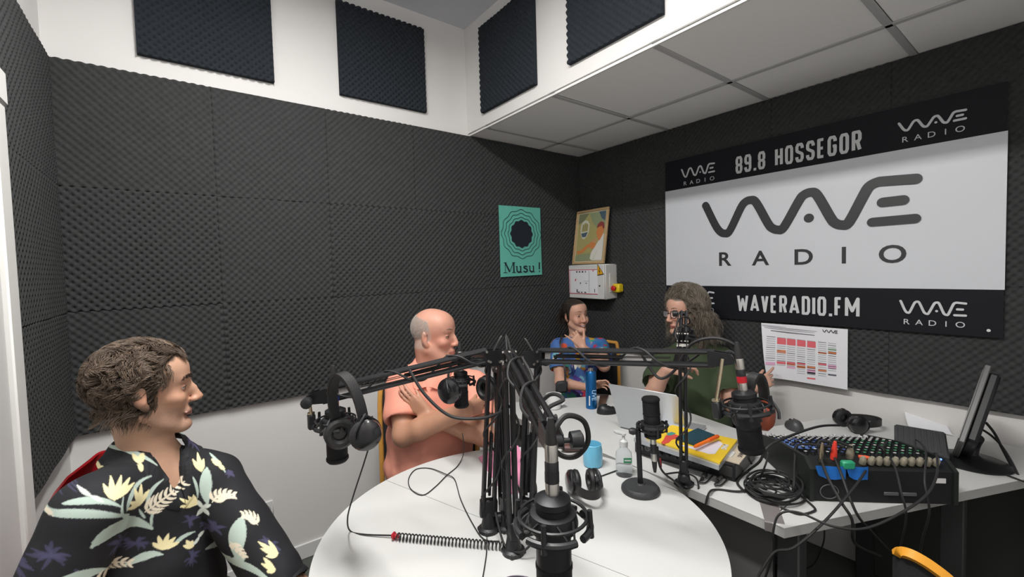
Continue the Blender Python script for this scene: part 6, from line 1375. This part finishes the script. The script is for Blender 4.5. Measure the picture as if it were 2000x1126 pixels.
# connectors and cords around the rack unit
for i, (u, v) in enumerate(((1378,926),(1408,931))):
    a = at(u, v, z=T+.010); d = nrm(at(u-12,v+14,z=T+.010)-a); r = root('plug', ['silver audio plug lying at the desk edge, nearer the desk-edge arm','silver audio plug lying at the desk edge, nearer the cable heap'][i], 'plug', a)
    part(r, 'shell', MB().lathe([(.008,0),(.0088,.004),(.0088,.028),(.007,.032)], a, d, 14), M_silver); part(r, 'boot', MB().lathe([(.0065,.031),(.0035,.050)], a, d, 10), M_rub)
    part(r, 'tail', MB().tube(spline([a+d*.045, a+d*.065+np.array([0,0,-.002]), a+d*.06+CR*.02+np.array([0,0,-.004]), a+CR*.028+np.array([0,0,.0])], 5), .0025, 6), M_rub)
wire('cable', [px(1284,872,1.42), px(1286,900,1.43), px(1296,922,1.44), px(1325,946,1.42), px(1344,975,1.40), px(1352,1040,1.4)], .0035, 'black cable dropping from the upright microphone past the desk edge')
wire('cable', [px(1300,925,1.45), px(1330,922,1.46), px(1356,930,1.46), px(1364,946,1.45), px(1362,968,1.44)], .003, 'black cable curving round the foot of the desk-edge arm')
part(root('red_plug', 'small red plug on the front of the rack unit', 'plug', px(1290,900,1.5)), 'plug_body', MB().lathe([(.006,0),(.007,.012),(.005,.03)], px(1288,894,1.52), -UP*.9-CF*.3, 10), mat('plug_red', srgb(130,40,40), .4))
# cable heap at the corner of the two desks
hcn = at(1508,962,z=T); CHp = root('cable_heap', 'heap of coiled black cable on the corner of the angled desk', 'cable', hcn)
rr = random.Random(12); P_ = []
for k in range(9*14):
    a = 2*PI*k/14; lp = k/14; R0 = .078+.018*math.sin(lp*2.3)+rr.uniform(-.003,.003); ox, oy = .012*math.sin(lp*4.1), .012*math.cos(lp*3.3)
    P_.append(hcn+np.array([ox+R0*1.05*math.cos(a), oy+R0*.80*math.sin(a), .006+.005*lp*.8+.004*math.sin(a*2+lp)]))
part(CHp, 'coils', MB().tube(spline(P_, 3), .0033, 6), M_rub)
P_ = [hcn+np.array([.03*math.cos(a*1.7)+.045*math.cos(a), .03*math.sin(a*2.3)+.03*math.sin(a), .012+.02*abs(math.sin(a*.9))]) for a in np.linspace(0, 16, 60)]
part(CHp, 'tangle', MB().tube(spline(P_, 3), .003, 6), M_rub)
part(CHp, 'tail', MB().tube(spline([at(1455,960,z=T+.004), at(1440,940,z=T+.004), at(1462,918,z=T+.01), px(1484,900,1.42), px(1500,872,1.40), px(1545,850,1.45), px(1600,832,1.55), px(1640,830,1.62)], 6), .0042, 7), M_rub, 'thick cable rising to the console')
# ================================================================ MIXING CONSOLE
mF, mR_ = at(1588,976,z=T+.003), at(1846,984,z=T+.003); ma = nrm(mR_-mF); mbv = np.cross([0,0,1], ma); mbv = mbv if mbv@CF > 0 else -mbv; Wm = np.linalg.norm(mR_-mF)+.02; Dm = .40; hn, hf = .118, .05
MX = root('mixing_console', 'black audio mixing console with rows of knobs on the angled desk', 'mixing console', mF)
LM = lambda a, b, z: mF+ma*a+mbv*b+np.array([0,0,z])
prof = [(0,0),(0,hn*.82),(.03,hn),(Dm*.55,hn*.80),(Dm,hf),(Dm,0)]
vs = [LM(-.0,b,z) for b, z in prof]+[LM(Wm,b,z) for b, z in prof]; n = len(prof)
part(MX, 'chassis', MB().add(vs, [tuple(range(n)), tuple(range(n,2*n))[::-1]]+[(i,(i+1)%n,n+(i+1)%n,n+i) for i in range(n)]), mat('console_black', (.010,.012,.012), .6, noise=.15, spec=.3))
for s_, nm in ((-.012, 'end_cheek'), (Wm, 'end_cheek')):
    pr2 = [(0-.005,0),(0-.005,hn*.85),(.03,hn+.008),(Dm*.55,hn*.82+.008),(Dm+.01,hf+.008),(Dm+.01,0)]; vs = [LM(s_,b,z) for b, z in pr2]+[LM(s_+.012,b,z) for b, z in pr2]
    part(MX, nm, MB().add(vs, [tuple(range(n)), tuple(range(n,2*n))[::-1]]+[(i,(i+1)%n,n+(i+1)%n,n+i) for i in range(n)]), mat('cheek_dark', (.014,.018,.016), .5, spec=.3))
def topz(b): return np.interp(b, [p[0] for p in prof[1:5]], [p[1] for p in prof[1:5]])
nt = nrm(np.cross(ma, mbv*.35+np.array([0,0,topz(.35)-topz(0.03)]))); nt = nt if nt[2] > 0 else -nt
kme = mesh_of(MB().lathe([(.0062,0),(.0058,.009),(.0040,.0095)], (0,0,0), (0,0,1), 10).box((0,.002,.0098), (.0014,.007,.0008)), 'knob', M_black)
cme = [mesh_of(MB().lathe([(.0045,0),(.0040,.0012)], (0,0,0), (0,0,1), 8), 'knob_cap', m) for m in (mat('cap_white', (.6,.6,.6), .5), mat('cap_green', srgb(60,150,100), .5), mat('cap_blue', srgb(60,90,170), .5))]
Rk = frame(nt, ma)
for j in range(9):
    for i in range(17):
        a, b = .018+i*(Wm-.036)/16, .075+j*.030
        k = inst(MX, 'knob', kme, ROOTM[MX.name].inverted()@m4(LM(a,b,topz(b)+.0005), Rk))
        c2 = bpy.data.objects.new('knob_cap', cme[(0 if j > 5 else 1 if i > 6 else 2) if (i+j) % 3 else 0]); COL.objects.link(c2); c2.parent = k; c2.matrix_local = Matrix.Translation((0,0,.0096))
fm = mesh_of(MB().box((0,0,.007), (.009,.018,.012), bev=.002), 'fader', mat('fader_white', (.55,.55,.56), .5)); sm_ = mesh_of(MB().box((0,0,.0008), (.003,.07,.001)), 'fader_slot', M_rub)
for i in range(12):
    a = .02+i*(Wm-.04)/11; inst(MX, 'fader_slot', sm_, ROOTM[MX.name].inverted()@m4(LM(a,Dm-.05,topz(Dm-.05)+.0006), Rk)); inst(MX, 'fader', fm, ROOTM[MX.name].inverted()@m4(LM(a,Dm-.05+.025*math.sin(i*1.7),topz(Dm-.05+.025*math.sin(i*1.7))+.0006), Rk))
part(MX, 'blue_panel', MB().box(LM(.045,.20,topz(.20)+.002), (.085,.14,.003), np.array([ma, np.cross(nt, ma), nt]).T), mat('panel_blue', srgb(90,125,190), .5))
for i in range(3): part(MX, 'button', MB().box(LM(.02+.028*i,.16+.03*(i%2),topz(.17)+.008), (.014,.014,.012), Rk, bev=.002), M_black)
for i in range(2): part(MX, 'rear_port', MB().box(LM(.22+.05*i,-.002,.028), (.040,.004,.010), np.array([ma, mbv, [0,0,1]]).T, bev=.001), mat('port_grey', (.10,.10,.11), .4))
part(MX, 'rear_label', MB().box(LM(Wm-.035,-.002,.072), (.028,.002,.014), np.array([ma, mbv, [0,0,1]]).T), M_white); part(MX, 'fan_ring', MB().tube([LM(.045+.026*math.cos(t),-.003,.030+.022*math.sin(t)) for t in np.linspace(0,2*PI,25)[:-1]], .0016, 5, closed=True), mat('port_grey', (.10,.10,.11)))
part(MX, 'power_light', MB().ball(LM(Wm-.01,.03,hn+.006), .0028, 8), mat('led_blue', (.05,.12,1), .4, emit=8), 'lit blue indicator light')
plug_me = mesh_of(MB().lathe([(.0088,0),(.0092,.003),(.0092,.017),(.0078,.020),(.0050,.026)], (0,0,0), (0,0,1), 12), 'jack_plug', mat('plug_putty', srgb(165,158,140), .4, metal=.4))
for i in range(10):
    o = bpy.data.objects.new('jack_plug', plug_me); COL.objects.link(o); o.matrix_world = m4(LM(.150+.0225*i,.016,hn-.006), frame(-mbv*.35+np.array([0,0,1])+ma*rr.uniform(-.1,.1), ma)); props(o, 'putty-coloured jack plug in the row along the rear of the console', 'plug', 'row of jack plugs in the console')
def plug(a, b, z, m, label, h=.05, r=.007, name='plug'):
    p = LM(a,b,z); q = thing(name, MB().lathe([(r,0),(r*1.1,h*.3),(r*.9,h*.6),(r*.5,h)], p, -mbv*.15+np.array([0,0,1]), 12), m, label, 'plug')
plug(.075,.030,hn, mat('plug_tomato', srgb(225,65,50), .4), 'bright red plug standing up from the console', .060, .0085)
plug(.028,.012,hn, M_brass, 'tall brass-coloured plug at the left end of the console', .062, .006); plug(.128,.040,hn, mat('plug_putty', (.3,.3,.25)), 'grey plug pair behind the green clip', .045, .010)
thing('green_clip', MB().box(LM(.096,-.004,hn-.002), (.036,.020,.024), np.array([ma, mbv, [0,0,1]]).T, bev=.004), mat('clip_green', srgb(40,150,110), .4), 'green clip on the rear edge of the console', 'clip')
thing('orange_plug', MB().lathe([(.005,0),(.006,.02),(.004,.03)], LM(.150,.035,hn+.008), ma*.9-mbv*.3, 10), mat('plug_orange', srgb(225,95,60), .4), 'small orange plug lying on the console', 'plug')
bt = MB()
def tapepatch(a0_, a1_, drop):
    N = 8; v = [LM(a0_+(a1_-a0_)*i/N, -.009-.003*math.sin(i*1.1), hn-.006+.002*math.sin(i)) for i in range(N+1)]+[LM(a0_+(a1_-a0_)*i/N+.006*(i == 0), -.010-.003*math.cos(i*1.3), hn-.006-drop*(.62+.38*min(1,i/3))) for i in range(N+1)]
    bt.add(v+[p+mbv*.001 for p in v], [(i,i+1,N+2+i,N+1+i) for i in range(N)]+[(2*N+2+i,2*N+3+i,3*N+4+i,3*N+3+i) for i in range(N)])
tapepatch(.002,.088,.040); tapepatch(.0885,.150,.040)
thing('blue_cloth', bt, mat('blue_tape', srgb(25,105,190), .55, noise=.05), 'bright blue strip hanging on the rear of the console', 'tape')
# hanging cords from the console
def hang(pts, r, label): wire('cable', pts, r, label, n=6)
hang([px(1733,862,1.48), px(1700,905,1.36), px(1670,949,1.26), px(1611,1017,1.20), px(1551,1068,1.18), px(1512,1078,1.2), px(1480,1126,1.2)], .0034, 'grey cable crossing diagonally in front of the console')
hang([LM(.352,.016,hn+.03), px(1830,890,1.30), px(1828,933,1.24), px(1797,977,1.19), px(1702,1028,1.15), px(1630,1028,1.15), px(1560,1000,1.2), px(1522,1004,1.22), px(1510,1040,1.22), px(1511,1075,1.24), px(1490,1140,1.3)], .0034, 'grey cable drooping in a long arc below the console')
hang([LM(.10,.016,hn+.045), px(1600,862,1.42), px(1610,915,1.32), px(1640,975,1.24), px(1664,1014,1.22), px(1670,1060,1.26), px(1720,1085,1.4)], .0042, 'black cable pair falling over the blue strip, left one')
hang([LM(.12,.016,hn+.045), px(1622,862,1.42), px(1645,930,1.30), px(1672,1000,1.24), px(1700,1035,1.26), px(1735,1072,1.34), px(1745,1080,1.4)], .0038, 'black cable pair falling over the blue strip, right one')
hang([LM(.06,.016,hn+.045), px(1560,868,1.44), px(1552,900,1.42), px(1550,948,1.36), at(1543,965,z=T+.008), at(1520,972,z=T+.012)], .0034, 'black cable from the console end down to the cable heap')
hang([at(1565,968,z=T+.004), at(1590,990,z=T+.004), at(1588,998,z=T+.004), at(1560,1003,z=T+.004), at(1525,990,z=T+.004)], .0032, 'loose black cable end curling beside the cable heap')
hang([LM(.21,.016,hn+.04), px(1718,872,1.42), px(1745,905,1.30), px(1760,960,1.24), px(1770,1010,1.24), px(1757,1075,1.3)], .003, 'thin black cable hanging right of the console ports')
hang([LM(.30,.016,hn+.04), px(1788,858,1.4), px(1808,880,1.34), px(1806,940,1.26), px(1815,1000,1.25), px(1800,1060,1.3), px(1795,1126,1.35)], .003, 'thin black cable hanging near the white console label')
hang([px(1468,905,1.45), px(1462,890,1.44), px(1482,876,1.46), px(1500,884,1.46), px(1492,915,1.42), at(1480,938,z=T+.006), at(1450,958,z=T+.006), at(1400,955,z=T+.004), px(1385,962,1.40), px(1378,985,1.40)], .0034, 'black cable looping beside the rack unit')
hang([px(1420,1035,1.5), px(1460,1060,1.5), px(1500,1075,1.5), px(1530,1090,1.5)], .003, 'grey cable under the desk beside the round table')
hang([px(1610,1030,1.5), px(1608,1060,1.5), px(1590,1100,1.55), px(1560,1115,1.6)], .0026, 'thin cable hanging under the angled desk')
# keyboard-like ribbed tray, paper, monitor -----------------------
kc = [px(1742,878,1.62), px(1856,900,1.52), px(1850,840,1.62), px(1748,829,1.74)]
TR = root('ribbed_case', 'dark grey ribbed plastic case propped behind the console', 'case', (kc[0]+kc[1])/2)
kx = nrm(kc[1]-kc[0]); kn_ = nrm(np.cross(kx, (kc[3]-kc[0]))); ky = np.cross(kn_, kx); wk = np.linalg.norm(kc[1]-kc[0])*.95; hk = np.linalg.norm((kc[3]+kc[2]-kc[0]-kc[1])/2); cK = sum(kc)/4
part(TR, 'shell', MB().box(cK, (wk,hk,.016), np.array([kx, ky, kn_]).T, bev=.007), mat('ribbed_grey', (.05,.052,.056), .42))
nz_ = kn_ if kn_@(CAM-cK) > 0 else -kn_
for i in range(9): part(TR, 'rib', MB().box(cK+kx*wk*((i+.5)/9-.5)+nz_*.008, (.006,hk*.85,.003), np.array([kx, ky, kn_]).T, bev=.001), mat('ribbed_grey', (.05,.052,.056)))
for s_ in (-1,1): part(TR, 'prop_foot', MB().tube([cK+kx*wk*.4*s_+ky*hk*.2-nz_*.008, np.array([*(cK+kx*wk*.4*s_-nz_*.03)[:2], T+.002])], .005, 6), M_black)
pw = MB(); g0 = [at(1776,834,z=T+.003), at(1862,850,z=T+.003)]; rows = []
N = 10
for i in range(N+1):
    t = i/N; q = g0[0]*(1-t)+g0[1]*t
    for j in range(N+1):
        s_ = j/N; rows.append(q+np.array([.13*s_,.05*s_,0])*(1-.2*t)+np.array([0,0,.055*math.sin(s_*PI*.5)**2*(1-.75*t)]))
pw.add(rows+[r_+np.array([0,0,.0006]) for r_ in rows], [(i*(N+1)+j, (i+1)*(N+1)+j, (i+1)*(N+1)+j+1, i*(N+1)+j+1) for i in range(N) for j in range(N)]+[((N+1)**2+i*(N+1)+j, (N+1)**2+(i+1)*(N+1)+j, (N+1)**2+(i+1)*(N+1)+j+1, (N+1)**2+i*(N+1)+j+1) for i in range(N) for j in range(N)])
thing('loose_papers', pw, M_paper, 'white loose paper curling up against the wall behind the case', 'paper')
mb0 = at(1897,902,z=T); MO = root('monitor', 'black computer monitor seen from its edge at far right', 'monitor', mb0)
part(MO, 'base', MB().lathe([(.105,0),(.107,.004),(.09,.012),(.03,.022),(.02,.03)], mb0, (0,0,1), 40), M_black)
hv = nrm(px(1934,705,1.56)-px(1872,880,1.50)); wv = CR*.75+CF*.66; wv = nrm(wv-hv*(wv@hv)); tv = np.cross(hv, wv); tv = tv if tv@CR < 0 else -tv   # tv: towards the screen side
c0 = px(1908,792,1.48)+wv*.16; Rm_ = np.array([wv, tv, hv]).T
part(MO, 'stand_column', MB().tube(spline([mb0+np.array([0,0,.02]), mb0+np.array([0,0,.06])+CR*.008, c0-hv*.06-tv*.03], 5), .017, 12), M_black)
part(MO, 'housing', MB().box(c0-tv*.014, (.34,.034,.26), Rm_, bev=.010), M_black); part(MO, 'bezel', MB().box(c0+tv*.006, (.37,.016,.29), Rm_, bev=.003), mat('bezel_satin', (.10,.10,.10), .3)); part(MO, 'screen', MB().box(c0+tv*.0145, (.34,.002,.26), Rm_), mat('screen_reflection_tone', (.13,.125,.12), .25), 'screen with its pale reflection put into the colour')  # screen: pale base colour stands in for a bright reflection
hang([px(1925,824,1.62), px(1942,845,1.60), px(1960,880,1.56), px(1985,925,1.52), px(2010,955,1.50)], .0045, 'thick black cable from the monitor towards the right edge, upper'); hang([px(1918,838,1.60), px(1936,850,1.58), px(1956,870,1.54), px(1978,905,1.50), px(1996,945,1.47)], .0040, 'thick black cable from the monitor towards the right edge, lower')
hang([at(1935,920,z=T+.004), at(1960,925,z=T+.004), at(2000,940,z=T+.004)], .003, 'thin black cable lying beside the monitor base')
# small bag with strap on the woman
if PEOPLE:
    _, wrt, wR, wP, wnb = HW
    bg = px(1097,755,2.70); BG = root('shoulder_bag', 'small dark bag with a thin strap beside the multicoloured top', 'bag', bg)
    part(BG, 'body', MB().box(bg, (.075,.03,.075), np.array([nrm(CR+UP*.1), CF, UP]).T, bev=.012), mat('bag_dark', (.03,.03,.032), .6)); part(BG, 'strap', MB().ribbon(spline([px(1104,742,2.70), px(1103,720,2.80), px(1099,695,2.83), px(1094,670,2.86), px(1098,656,2.95)], 6), .012, .003, [-CF]*25), mat('bag_dark', (.03,.03,.032)))
